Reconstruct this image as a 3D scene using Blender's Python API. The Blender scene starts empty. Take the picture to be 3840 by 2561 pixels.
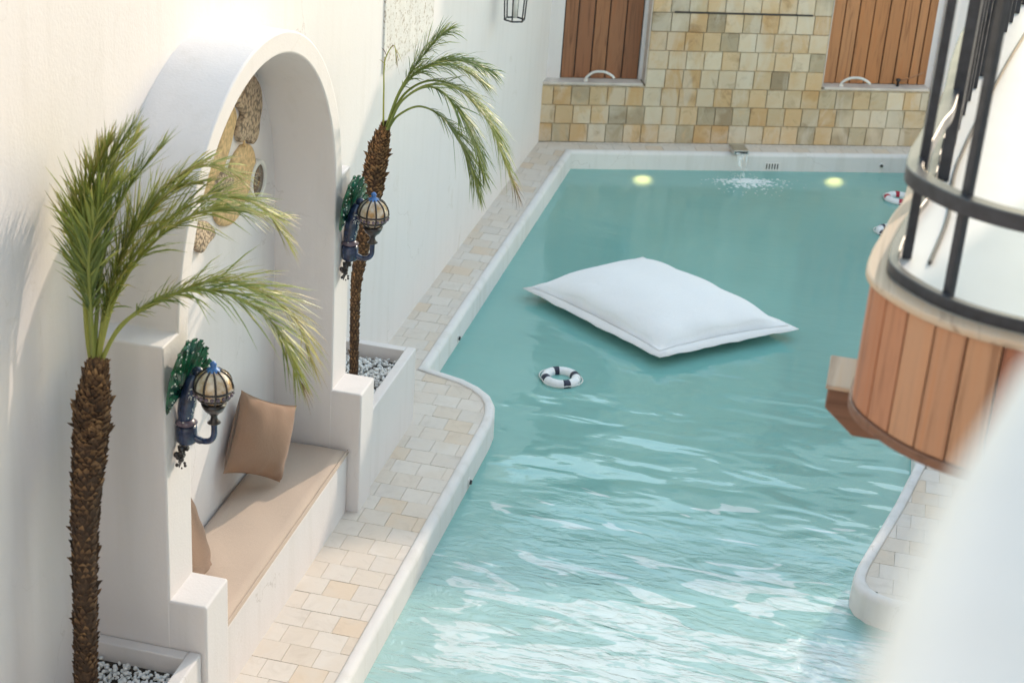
import bpy, bmesh, math, random
from mathutils import Vector, Matrix
R = math.radians
random.seed(7)
scene = bpy.context.scene
col = scene.collection

# ------------------------------------------------------------------ camera
cam = bpy.data.cameras.new('camera'); cam_o = bpy.data.objects.new('camera', cam); col.objects.link(cam_o)
yaw, pitch, roll = R(11.82), R(25.15), R(4.03)
fw = Vector((-math.sin(yaw)*math.cos(pitch), math.cos(yaw)*math.cos(pitch), -math.sin(pitch)))
r0 = Vector((math.cos(yaw), math.sin(yaw), 0)); u0 = r0.cross(fw)
rr = r0*math.cos(roll)+u0*math.sin(roll); uu = -r0*math.sin(roll)+u0*math.cos(roll)
m = Matrix((rr, uu, -fw)).transposed().to_4x4(); m.translation = Vector((3.10, 0, 5.2))
cam_o.matrix_world = m
cam.sensor_width = 36; cam.lens = 36*6300/3840; cam.clip_start = .05; cam.clip_end = 300
cam.dof.use_dof = True; cam.dof.focus_distance = 9.3; cam.dof.aperture_fstop = 3.2
scene.camera = cam_o
# ------------------------------------------------------------------ light
SUN_AZ, SUN_EL = R(21.0), R(23.5)          # azimuth measured from +Y towards +X
w = bpy.data.worlds.new('World'); scene.world = w; w.use_nodes = True
nt = w.node_tree; bg = nt.nodes['Background']; bg.inputs['Strength'].default_value = .15
sky = nt.nodes.new('ShaderNodeTexSky'); sky.sky_type = 'NISHITA'; sky.sun_disc = False
sky.sun_elevation = SUN_EL; sky.sun_rotation = SUN_AZ; sky.air_density = 2.0; sky.dust_density = 0.5; sky.ozone_density = 0.2
nt.links.new(sky.outputs[0], bg.inputs['Color'])
sl = bpy.data.lights.new('sun', 'SUN'); sl.energy = 0.95; sl.angle = R(.8); sl.color = (1, .83, .66)
so = bpy.data.objects.new('sun', sl); col.objects.link(so)
sd = Vector((math.sin(SUN_AZ)*math.cos(SUN_EL), math.cos(SUN_AZ)*math.cos(SUN_EL), math.sin(SUN_EL)))
so.rotation_euler = (-sd).to_track_quat('-Z', 'Y').to_euler(); so.location = sd*40
vs = scene.view_settings; vs.view_transform = 'Standard'; vs.look = 'None'; vs.exposure = 1.62; vs.gamma = 1
vs.use_curve_mapping = False

# ------------------------------------------------------------------ materials
def mat(name):
    m = bpy.data.materials.new(name); m.use_nodes = True
    return m, m.node_tree, m.node_tree.nodes['Principled BSDF']
def N(nt, t, **k):
    n = nt.nodes.new(t)
    for a, b in k.items():
        if a in n.inputs: n.inputs[a].default_value = b
        else: setattr(n, a, b)
    return n
def ramp(nt, stops, mode='LINEAR'):
    n = nt.nodes.new('ShaderNodeValToRGB'); cr = n.color_ramp; cr.interpolation = mode
    while len(cr.elements) > 1: cr.elements.remove(cr.elements[-1])
    cr.elements[0].position = stops[0][0]; cr.elements[0].color = (*stops[0][1], 1)
    for p, c in stops[1:]:
        e = cr.elements.new(p); e.color = (*c, 1)
    return n
def mixc(nt, f, a, b, bl='MIX'):
    n = nt.nodes.new('ShaderNodeMix'); n.data_type = 'RGBA'; n.blend_type = bl
    for s, v in ((n.inputs[0], f), (n.inputs[6], a), (n.inputs[7], b)):
        if hasattr(v, 'links') or hasattr(v, 'is_output'): nt.links.new(v, s)
        elif isinstance(v, (tuple, list)): s.default_value = (*v, 1)
        else: s.default_value = v
    return n.outputs[2]
def bump(nt, bs, h, strength=.3, dist=.01):
    b = N(nt, 'ShaderNodeBump', Strength=strength, Distance=dist); nt.links.new(h, b.inputs['Height'])
    nt.links.new(b.outputs[0], bs.inputs['Normal']); return b
def simple(name, c, rough=.6, metal=0, noise=.12, scale=20, bstr=.15, bd=.004, coat=0):
    m, nt, bs = mat(name)
    tc = N(nt, 'ShaderNodeTexCoord'); nz = N(nt, 'ShaderNodeTexNoise', Scale=scale, Detail=6.0)
    nt.links.new(tc.outputs['Object'], nz.inputs['Vector'])
    d = tuple(x*(1-noise*1.5) for x in c); l = tuple(min(1, x*(1+noise)) for x in c)
    rp = ramp(nt, [(.3, d), (.7, l)]); nt.links.new(nz.outputs[0], rp.inputs[0])
    nt.links.new(rp.outputs[0], bs.inputs['Base Color'])
    bs.inputs['Roughness'].default_value = rough; bs.inputs['Metallic'].default_value = metal
    bs.inputs['Coat Weight'].default_value = coat; bs.inputs['Coat Roughness'].default_value = .1
    if bstr: bump(nt, bs, nz.outputs[0], bstr, bd)
    return m
def plaster(name, c=(.775, .73, .72), grain=60, gstr=.22, stain=.03):
    m, nt, bs = mat(name); tc = N(nt, 'ShaderNodeTexCoord')
    big = N(nt, 'ShaderNodeTexNoise', Scale=.9, Detail=5.0, Roughness=.6); nt.links.new(tc.outputs['Object'], big.inputs[0])
    mp = N(nt, 'ShaderNodeMapping'); mp.inputs['Scale'].default_value = (7, 7, .6); nt.links.new(tc.outputs['Object'], mp.inputs[0])
    st = N(nt, 'ShaderNodeTexNoise', Scale=1.4, Detail=5.0); nt.links.new(mp.outputs[0], st.inputs[0])
    r1 = ramp(nt, [(.35, tuple(x*(1-stain) for x in c)), (.65, c)]); nt.links.new(big.outputs[0], r1.inputs[0])
    r2 = ramp(nt, [(.28, (1-stain*1.2, 1-stain*1.3, 1-stain*1.6)), (.5, (1, 1, 1))]); nt.links.new(st.outputs[0], r2.inputs[0])
    o = mixc(nt, 1.0, r1.outputs[0], r2.outputs[0], 'MULTIPLY')
    sp = N(nt, 'ShaderNodeTexNoise', Scale=2.6, Detail=9.0, Roughness=.7, Distortion=1.5); nt.links.new(tc.outputs['Object'], sp.inputs[0])
    r4 = ramp(nt, [(.62, (1, 1, 1)), (.70, (.93, .915, .89)), (.76, (.86, .84, .80))]); nt.links.new(sp.outputs[0], r4.inputs[0])
    o = mixc(nt, 1.0, o, r4.outputs[0], 'MULTIPLY')
    vc = N(nt, 'ShaderNodeTexVoronoi', Scale=.8); vc.feature = 'DISTANCE_TO_EDGE'; dn = N(nt, 'ShaderNodeTexNoise', Scale=3.0, Detail=6.0); nt.links.new(tc.outputs['Object'], dn.inputs[0])
    dv = N(nt, 'ShaderNodeVectorMath', operation='MULTIPLY_ADD'); nt.links.new(dn.outputs['Color'], dv.inputs[0]); dv.inputs[1].default_value = (.7, .7, .7); nt.links.new(tc.outputs['Object'], dv.inputs[2]); nt.links.new(dv.outputs[0], vc.inputs['Vector'])
    rc_ = ramp(nt, [(.0, (.80, .78, .75)), (.0035, (1, 1, 1))]); nt.links.new(vc.outputs['Distance'], rc_.inputs[0])
    mk = ramp(nt, [(.52, (0, 0, 0)), (.60, (1, 1, 1))]); nt.links.new(big.outputs[0], mk.inputs[0])
    o = mixc(nt, mk.outputs[0], o, mixc(nt, 1.0, o, rc_.outputs[0], 'MULTIPLY')); nt.links.new(o, bs.inputs['Base Color'])
    bs.inputs['Roughness'].default_value = .92; bs.inputs['Specular IOR Level'].default_value = .12
    g = N(nt, 'ShaderNodeTexNoise', Scale=float(grain), Detail=4.0); nt.links.new(tc.outputs['Object'], g.inputs[0])
    t = N(nt, 'ShaderNodeTexNoise', Scale=5.0, Detail=3.0); nt.links.new(tc.outputs['Object'], t.inputs[0])
    ad = N(nt, 'ShaderNodeMath', operation='MULTIPLY_ADD'); nt.links.new(t.outputs[0], ad.inputs[0]); ad.inputs[1].default_value = 3.0
    nt.links.new(g.outputs[0], ad.inputs[2]); bump(nt, bs, ad.outputs[0], gstr, .004)
    return m
M_WALL = plaster('white_plaster'); M_ROUGH = plaster('rough_plaster', (.74, .71, .68), 120, .9, .08)
_nt = M_ROUGH.node_tree; _b = _nt.nodes['Principled BSDF']; _l = _b.inputs['Base Color'].links[0].from_socket
_v = N(_nt, 'ShaderNodeTexNoise', Scale=42.0, Detail=2.0); _t = N(_nt, 'ShaderNodeTexCoord'); _nt.links.new(_t.outputs['Object'], _v.inputs[0])
_r = ramp(_nt, [(.56, (1, 1, 1)), (.66, (.62, .55, .48))]); _nt.links.new(_v.outputs[0], _r.inputs[0]); _nt.links.new(mixc(_nt, 1.0, _l, _r.outputs[0], 'MULTIPLY'), _b.inputs['Base Color'])
M_ALC = plaster('alcove_plaster', (.77, .725, .71), 80, .25, .04)
M_LIP = plaster('coping_plaster', (.78, .745, .715), 40, .15, .08)

def tile_mat(name, stops, rough, scale, veins, bs_str=.4, weather=False):
    m, nt, bs = mat(name); tc = N(nt, 'ShaderNodeTexCoord'); oi = N(nt, 'ShaderNodeObjectInfo')
    rp = ramp(nt, stops); nt.links.new(oi.outputs['Random'], rp.inputs[0])
    off = N(nt, 'ShaderNodeVectorMath', operation='MULTIPLY_ADD'); nt.links.new(oi.outputs['Random'], off.inputs[0])
    off.inputs[1].default_value = (37, 53, 71); nt.links.new(tc.outputs['Object'], off.inputs[2])
    nz = N(nt, 'ShaderNodeTexNoise', Scale=scale, Detail=8.0, Roughness=.65, Distortion=.8); nt.links.new(off.outputs[0], nz.inputs[0])
    r2 = ramp(nt, veins); nt.links.new(nz.outputs[0], r2.inputs[0])
    o = mixc(nt, .85, rp.outputs[0], r2.outputs[0], 'MULTIPLY'); 
    n3 = N(nt, 'ShaderNodeTexNoise', Scale=scale*.55, Detail=3.0); nt.links.new(off.outputs[0], n3.inputs[0])
    r3 = ramp(nt, [(.52, (0, 0, 0)), (.72, (.8, .8, .8))]); nt.links.new(n3.outputs[0], r3.inputs[0])
    o2 = mixc(nt, r3.outputs[0], o, stops[len(stops)//2][1])
    if weather:            # rust and lime runs that cross the tiles
        ge = N(nt, 'ShaderNodeNewGeometry'); mw = N(nt, 'ShaderNodeMapping'); mw.inputs['Scale'].default_value = (1, 1, .45); nt.links.new(ge.outputs['Position'], mw.inputs[0])
        wn = N(nt, 'ShaderNodeTexNoise', Scale=3.2, Detail=7.0, Roughness=.62, Distortion=.9); nt.links.new(mw.outputs[0], wn.inputs[0])
        wa = ramp(nt, [(.50, (0, 0, 0)), (.62, (.5, .5, .5))]); nt.links.new(wn.outputs[0], wa.inputs[0]); o2 = mixc(nt, wa.outputs[0], o2, (.66, .60, .50))
        wb = ramp(nt, [(.34, (.65, .65, .65)), (.42, (0, 0, 0))]); nt.links.new(wn.outputs[0], wb.inputs[0]); o2 = mixc(nt, wb.outputs[0], o2, (.58, .41, .23))
    nt.links.new(o2, bs.inputs['Base Color'])
    bs.inputs['Roughness'].default_value = rough; bump(nt, bs, nz.outputs[0], bs_str, .006)
    return m
M_DECK = tile_mat('travertine', [(0, (.64, .57, .505)), (.3, (.70, .63, .56)), (.55, (.69, .61, .535)), (.82, (.66, .57, .48)), (.92, (.67, .555, .44)), (1, (.68, .54, .41))], .65, 9.0,
                  [(.3, (.88, .86, .84)), (.5, (1, 1, 1)), (.75, (.98, .95, .91))], .25)
M_TILE = tile_mat('quarry_stone', [(0, (.60, .49, .35)), (.12, (.68, .59, .45)), (.26, (.62, .44, .25)), (.40, (.64, .49, .31)), (.54, (.52, .32, .14)), (.64, (.64, .53, .38)), (.73, (.32, .245, .155)), (.80, (.48, .41, .29)), (.9, (.60, .42, .23)), (1, (.54, .34, .16))], .55, 6.0,
                  [(.3, (.60, .53, .44)), (.46, (1, 1, 1)), (.7, (.97, .89, .78)), (.85, (.80, .67, .50))], .6, True)
M_GROUT = simple('grout', (.66, .585, .51), .9, 0, .12, 30)
M_JOINT = simple('wall_joint', (.46, .39, .29), .9, 0, .2, 25)
M_CAP = simple('ledge_stone', (.62, .55, .49), .7, 0, .12, 9)
M_SLOT = simple('slot_shadow_metal', (.05, .045, .04), .5)
def wood(name, stops, axis=2, sc=1.0, rough=.5):
    m, nt, bs = mat(name); tc = N(nt, 'ShaderNodeTexCoord'); oi = N(nt, 'ShaderNodeObjectInfo')
    rp = ramp(nt, stops); nt.links.new(oi.outputs['Random'], rp.inputs[0])
    off = N(nt, 'ShaderNodeVectorMath', operation='MULTIPLY_ADD'); nt.links.new(oi.outputs['Random'], off.inputs[0])
    off.inputs[1].default_value = (17, 23, 31); nt.links.new(tc.outputs['Object'], off.inputs[2])
    mp = N(nt, 'ShaderNodeMapping'); s = [14*sc]*3; s[axis] = .8*sc; mp.inputs['Scale'].default_value = s; nt.links.new(off.outputs[0], mp.inputs[0])
    nz = N(nt, 'ShaderNodeTexNoise', Scale=1.6, Detail=9.0, Roughness=.62, Distortion=1.2); nt.links.new(mp.outputs[0], nz.inputs[0])
    r2 = ramp(nt, [(.3, (.52, .45, .40)), (.5, (1, 1, 1)), (.72, (1.0, .86, .72))]); nt.links.new(nz.outputs[0], r2.inputs[0])
    o = mixc(nt, .9, rp.outputs[0], r2.outputs[0], 'MULTIPLY'); nt.links.new(o, bs.inputs['Base Color'])
    bs.inputs['Roughness'].default_value = rough; bump(nt, bs, nz.outputs[0], .35, .003)
    return m
M_PLANK = wood('dark_teak', [(0, (.25, .105, .05)), (.4, (.32, .145, .07)), (.7, (.28, .12, .06)), (1, (.36, .17, .08))])
M_PLANK2 = wood('golden_teak', [(0, (.40, .18, .075)), (.3, (.46, .22, .10)), (.6, (.42, .18, .07)), (.8, (.56, .32, .16)), (1, (.46, .24, .12))])
M_FASC = wood('red_teak', [(0, (.42, .17, .085)), (.3, (.47, .21, .11)), (.55, (.36, .13, .07)), (.8, (.50, .26, .14)), (1, (.43, .18, .12))], 2, .8, .45)
M_WCAP = wood('pale_weathered_timber', [(0, (.52, .37, .26)), (1, (.56, .41, .29))], 1, .7, .6)
M_BEAM = wood('dark_beam_timber', [(0, (.20, .09, .05)), (1, (.24, .11, .06))], 0, .8, .5)
M_BLACK = simple('black_painted_metal', (.035, .035, .042), .38, 0, .2, 40, .05)
M_IRON = simple('black_iron', (.02, .02, .022), .45, 0, .2, 40, .1)
M_FLOOR = simple('white_balcony_floor', (.60, .59, .575), .45, 0, .04, 3, .05)
M_STEEL = simple('brushed_steel', (.6, .6, .6), .3, 1, .08, 30, .05)
M_WHITEPIPE = simple('white_pipe', (.74, .72, .68), .4, 0, .05, 20)
def fabric(name, c, sc=220, wr=6, wstr=.35):
    m, nt, bs = mat(name); tc = N(nt, 'ShaderNodeTexCoord')
    nz = N(nt, 'ShaderNodeTexNoise', Scale=float(sc), Detail=3.0); nt.links.new(tc.outputs['Object'], nz.inputs[0])
    n2 = N(nt, 'ShaderNodeTexNoise', Scale=float(wr), Detail=4.0, Roughness=.55, Distortion=.6); nt.links.new(tc.outputs['Object'], n2.inputs[0])
    rp = ramp(nt, [(.3, tuple(x*.88 for x in c)), (.7, c)]); nt.links.new(nz.outputs[0], rp.inputs[0]); nt.links.new(rp.outputs[0], bs.inputs['Base Color'])
    ad = N(nt, 'ShaderNodeMath', operation='MULTIPLY_ADD'); nt.links.new(n2.outputs[0], ad.inputs[0]); ad.inputs[1].default_value = 6.0; nt.links.new(nz.outputs[0], ad.inputs[2])
    bs.inputs['Roughness'].default_value = .9; bs.inputs['Sheen Weight'].default_value = .15; bs.inputs['Specular IOR Level'].default_value = .2
    bump(nt, bs, ad.outputs[0], wstr, .006); return m
M_TAN = fabric('tan_seat_fabric', (.58, .455, .365), 260, 4, .12)
M_PIL = fabric('brown_cushion_fabric', (.32, .20, .135), 260, 5, .22)
M_FLOAT = fabric('white_float_fabric', (.90, .885, .875), 300, 3, .4)
def leaf(name, stops):
    m, nt, bs = mat(name); at = N(nt, 'ShaderNodeAttribute', attribute_name='tone')
    rp = ramp(nt, stops); nt.links.new(at.outputs['Fac'], rp.inputs[0]); nt.links.new(rp.outputs[0], bs.inputs['Base Color'])
    bs.inputs['Roughness'].default_value = .42; bs.inputs['Specular IOR Level'].default_value = .5
    tr = N(nt, 'ShaderNodeBsdfTranslucent'); nt.links.new(rp.outputs[0], tr.inputs[0])
    mx = N(nt, 'ShaderNodeMixShader'); mx.inputs[0].default_value = .3
    nt.links.new(bs.outputs[0], mx.inputs[1]); nt.links.new(tr.outputs[0], mx.inputs[2])
    nt.links.new(mx.outputs[0], nt.nodes['Material Output'].inputs[0]); return m
M_LEAF = leaf('palm_leaf', [(0, (.06, .11, .04)), (.35, (.14, .20, .055)), (.65, (.25, .30, .065)), (.82, (.42, .43, .10)), (.9, (.46, .37, .17)), (1, (.14, .06, .045))])
M_BARK = None
def bark():
    m, nt, bs = mat('palm_bark'); at = N(nt, 'ShaderNodeAttribute', attribute_name='tone')
    rp = ramp(nt, [(0, (.05, .03, .018)), (.4, (.13, .072, .035)), (.7, (.24, .135, .06)), (.92, (.36, .21, .09)), (1, (.48, .25, .10))]); nt.links.new(at.outputs['Fac'], rp.inputs[0])
    tc = N(nt, 'ShaderNodeTexCoord'); mp = N(nt, 'ShaderNodeMapping'); mp.inputs['Scale'].default_value = (1, 1, .3); nt.links.new(tc.outputs['Object'], mp.inputs[0])
    nz = N(nt, 'ShaderNodeTexNoise', Scale=90.0, Detail=5.0); nt.links.new(mp.outputs[0], nz.inputs[0])
    r2 = ramp(nt, [(.3, (.45, .4, .38)), (.65, (1.1, 1.1, 1.1))]); nt.links.new(nz.outputs[0], r2.inputs[0])
    o = mixc(nt, 1.0, rp.outputs[0], r2.outputs[0], 'MULTIPLY'); nt.links.new(o, bs.inputs['Base Color'])
    bs.inputs['Roughness'].default_value = .8; bump(nt, bs, nz.outputs[0], .6, .004); return m
M_BARK = bark()
M_PEB = tile_mat('white_pebble', [(0, (.80, .80, .79)), (1, (.87, .865, .85))], .6, 6.0, [(.3, (.85, .85, .85)), (.6, (1, 1, 1))], .2)
M_SOIL = simple('dark_soil', (.06, .05, .04), .95, 0, .3, 60, .6, .01)

# ------------------------------------------------------------------ mesh helpers
class MB:
    def __init__(s): s.v = []; s.f = []; s.t = []
    def add(s, vs, fs, tone=.5):
        b = len(s.v); s.v += [tuple(x) for x in vs]; s.f += [tuple(b+i for i in f) for f in fs]
        s.t += ([tone]*len(vs) if not isinstance(tone, list) else tone)
    def box(s, x0, x1, y0, y1, z0, z1, tone=.5):
        s.add([(x, y, z) for z in (z0, z1) for y in (y0, y1) for x in (x0, x1)],
              [(0, 2, 3, 1), (4, 5, 7, 6), (0, 1, 5, 4), (2, 6, 7, 3), (0, 4, 6, 2), (1, 3, 7, 5)], tone)
    def tube(s, pts, rad, n=8, cap=True, tone=.5):
        pts = [Vector(p) for p in pts]; k = len(pts); rad = rad if isinstance(rad, (list, tuple)) else [rad]*k
        t0 = (pts[1]-pts[0]).normalized(); up = Vector((0, 0, 1)) if abs(t0.z) < .9 else Vector((1, 0, 0))
        a = t0.cross(up).normalized(); vs = []
        for i, p in enumerate(pts):
            t = (pts[min(i+1, k-1)]-pts[max(i-1, 0)]).normalized(); a = (a-t*a.dot(t)).normalized(); b = t.cross(a)
            for j in range(n):
                q = 2*math.pi*j/n; vs.append(p+(a*math.cos(q)+b*math.sin(q))*rad[i])
        fs = [(i*n+j, i*n+(j+1) % n, (i+1)*n+(j+1) % n, (i+1)*n+j) for i in range(k-1) for j in range(n)]
        if cap: fs += [tuple(range(n-1, -1, -1)), tuple((k-1)*n+j for j in range(n))]
        s.add(vs, fs, tone)
    def lathe(s, c, prof, n=24, tone=.5):   # prof: (r, z) bottom to top, about a vertical axis
        c = Vector(c); vs = []; k = len(prof)
        for r, z in prof:
            for j in range(n): q = 2*math.pi*j/n; vs.append((c.x+r*math.cos(q), c.y+r*math.sin(q), c.z+z))
        fs = [(i*n+j, i*n+(j+1) % n, (i+1)*n+(j+1) % n, (i+1)*n+j) for i in range(k-1) for j in range(n)]
        fs += [tuple(range(n-1, -1, -1)), tuple((k-1)*n+j for j in range(n))]; s.add(vs, fs, tone)
    def prism(s, poly, f, d0, d1, tone=.5):  # poly 2D (counter-clockwise), f(a, b, d) -> 3D
        n = len(poly); s.add([f(a, b, d0) for a, b in poly]+[f(a, b, d1) for a, b in poly],
            [tuple(range(n-1, -1, -1)), tuple(range(n, 2*n))]+[(i, (i+1) % n, n+(i+1) % n, n+i) for i in range(n)], tone)
    def sphere(s, c, r, n=16, k=10, sc=(1, 1, 1), tone=.5):
        c = Vector(c); vs = [c+Vector((0, 0, -r*sc[2]))]
        for i in range(1, k):
            ph = -math.pi/2+math.pi*i/k
            for j in range(n): q = 2*math.pi*j/n; vs.append(c+Vector((r*sc[0]*math.cos(ph)*math.cos(q), r*sc[1]*math.cos(ph)*math.sin(q), r*sc[2]*math.sin(ph))))
        vs.append(c+Vector((0, 0, r*sc[2]))); L = len(vs)-1
        fs = [(0, 1+(j+1) % n, 1+j) for j in range(n)]
        fs += [(1+i*n+j, 1+i*n+(j+1) % n, 1+(i+1)*n+(j+1) % n, 1+(i+1)*n+j) for i in range(k-2) for j in range(n)]
        fs += [(1+(k-2)*n+j, 1+(k-2)*n+(j+1) % n, L) for j in range(n)]; s.add(vs, fs, tone)
    def mesh(s, name, m, smooth=False):
        me = bpy.data.meshes.new(name); me.from_pydata(s.v, [], s.f); me.materials.append(m)
        a = me.attributes.new('tone', 'FLOAT', 'POINT'); a.data.foreach_set('value', s.t)
        bm = bmesh.new(); bm.from_mesh(me); bmesh.ops.recalc_face_normals(bm, faces=bm.faces); bm.to_mesh(me); bm.free()
        if smooth: me.polygons.foreach_set('use_smooth', [True]*len(me.polygons))
        me.update(); return me
    def build(s, name, m, parent=None, smooth=False, bevel=0, seg=2, auto=False):
        return link(name, s.mesh(name, m, smooth), parent, bevel, seg, auto)
def link(name, me, parent=None, bevel=0, seg=2, auto=False):
    o = bpy.data.objects.new(name, me); col.objects.link(o)
    if parent:
        o.parent = parent; p = parent; off = Vector(p.location)
        while p.parent: p = p.parent; off += Vector(p.location)
        o.location = -off
    if bevel:
        b = o.modifiers.new('bevel', 'BEVEL'); b.width = bevel; b.segments = seg; b.limit_method = 'ANGLE'; b.angle_limit = R(40)
    return o
def tag(o, label=None, cat=None, group=None, kind=None):
    for k, v in (('label', label), ('category', cat), ('group', group), ('kind', kind)):
        if v: o[k] = v
    return o
def thing(name, loc, label, cat, group=None):
    o = bpy.data.objects.new(name, None); o.empty_display_size = .1; o.location = loc; col.objects.link(o); return tag(o, label, cat, group)
def smooth_path(P, per=6):
    P = [Vector(p) for p in P]; out = []
    Q = [P[0]*2-P[1]]+P+[P[-1]*2-P[-2]]
    for i in range(1, len(Q)-2):
        for j in range(per):
            t = j/per; a, b, c, d = Q[i-1:i+3]
            out.append(.5*((2*b)+(c-a)*t+(2*a-5*b+4*c-d)*t*t+(3*b-a-3*c+d)*t**3))
    return out+[P[-1]]

# ------------------------------------------------------------------ pool, deck, ground
WZ = -.165
BL_U = Vector((.929, .371, 0))
outline = [(.943, 3.8), (.943, 7.0), (.946, 9.2), (.944, 9.527), (.935, 9.66), (.905, 9.79), (.85, 9.90), (.76, 9.985), (.641, 10.055), (.328, 10.151),
           (.322, 12.0), (.314, 15.242), (3.76, 16.618), (3.79, 13.0), (3.80, 9.974), (3.693, 9.43), (3.615, 9.09), (3.55, 8.82), (3.50, 8.60), (3.485, 8.50), (3.487, 8.43), (3.51, 8.37), (3.56, 8.325), (3.65, 8.295), (6.2, 8.25), (6.2, 3.8)]
outline = outline[::-1] if sum(a[0]*b[1]-b[0]*a[1] for a, b in zip(outline, outline[1:]+outline[:1])) < 0 else outline   # counter-clockwise: pool on the left
def offset_loop(P, d):
    n = len(P); out = []
    for i in range(n):
        p0, p1, p2 = Vector(P[i-1]), Vector(P[i]), Vector(P[(i+1) % n])
        a = (p1-p0).normalized(); b = (p2-p1).normalized(); na = Vector((-a.y, a.x)); nb = Vector((-b.y, b.x))
        h = na+nb; h = h/max(.35, h.length_squared)*2 if h.length > 1e-6 else na
        out.append(p1+h*d)
    return out
prof = [(-.010, -.02), (-.010, .006), (-.002, .012), (.012, .016), (.030, .016), (.046, .010), (.056, -.004), (.060, -.02), (.064, -.30), (.068, -1.25)]
b = MB(); loops = [offset_loop(outline, d) for d, z in prof]; n = len(outline)
vs = [(p.x, p.y, z) for (d, z), L in zip(prof, loops) for p in L]
b.add(vs, [(i*n+j, i*n+(j+1) % n, (i+1)*n+(j+1) % n, (i+1)*n+j) for i in range(len(prof)-1) for j in range(n)])
cop = b.build('pool_coping', M_LIP, smooth=True); tag(cop, 'rounded white plaster coping around the pool', kind='structure')
mesh_auto = cop.modifiers.new('w', 'WEIGHTED_NORMAL')
inner = offset_loop(outline, .064)
b = MB(); b.add([(p.x, p.y, -1.2) for p in inner], [tuple(range(n))])
M_BASIN = simple('turquoise_pool_render', (.30, .60, .60), .6, 0, .06, 2, 0)
fl = b.build('pool_floor', M_BASIN); tag(fl, 'turquoise rendered floor of the pool', kind='structure')

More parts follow.
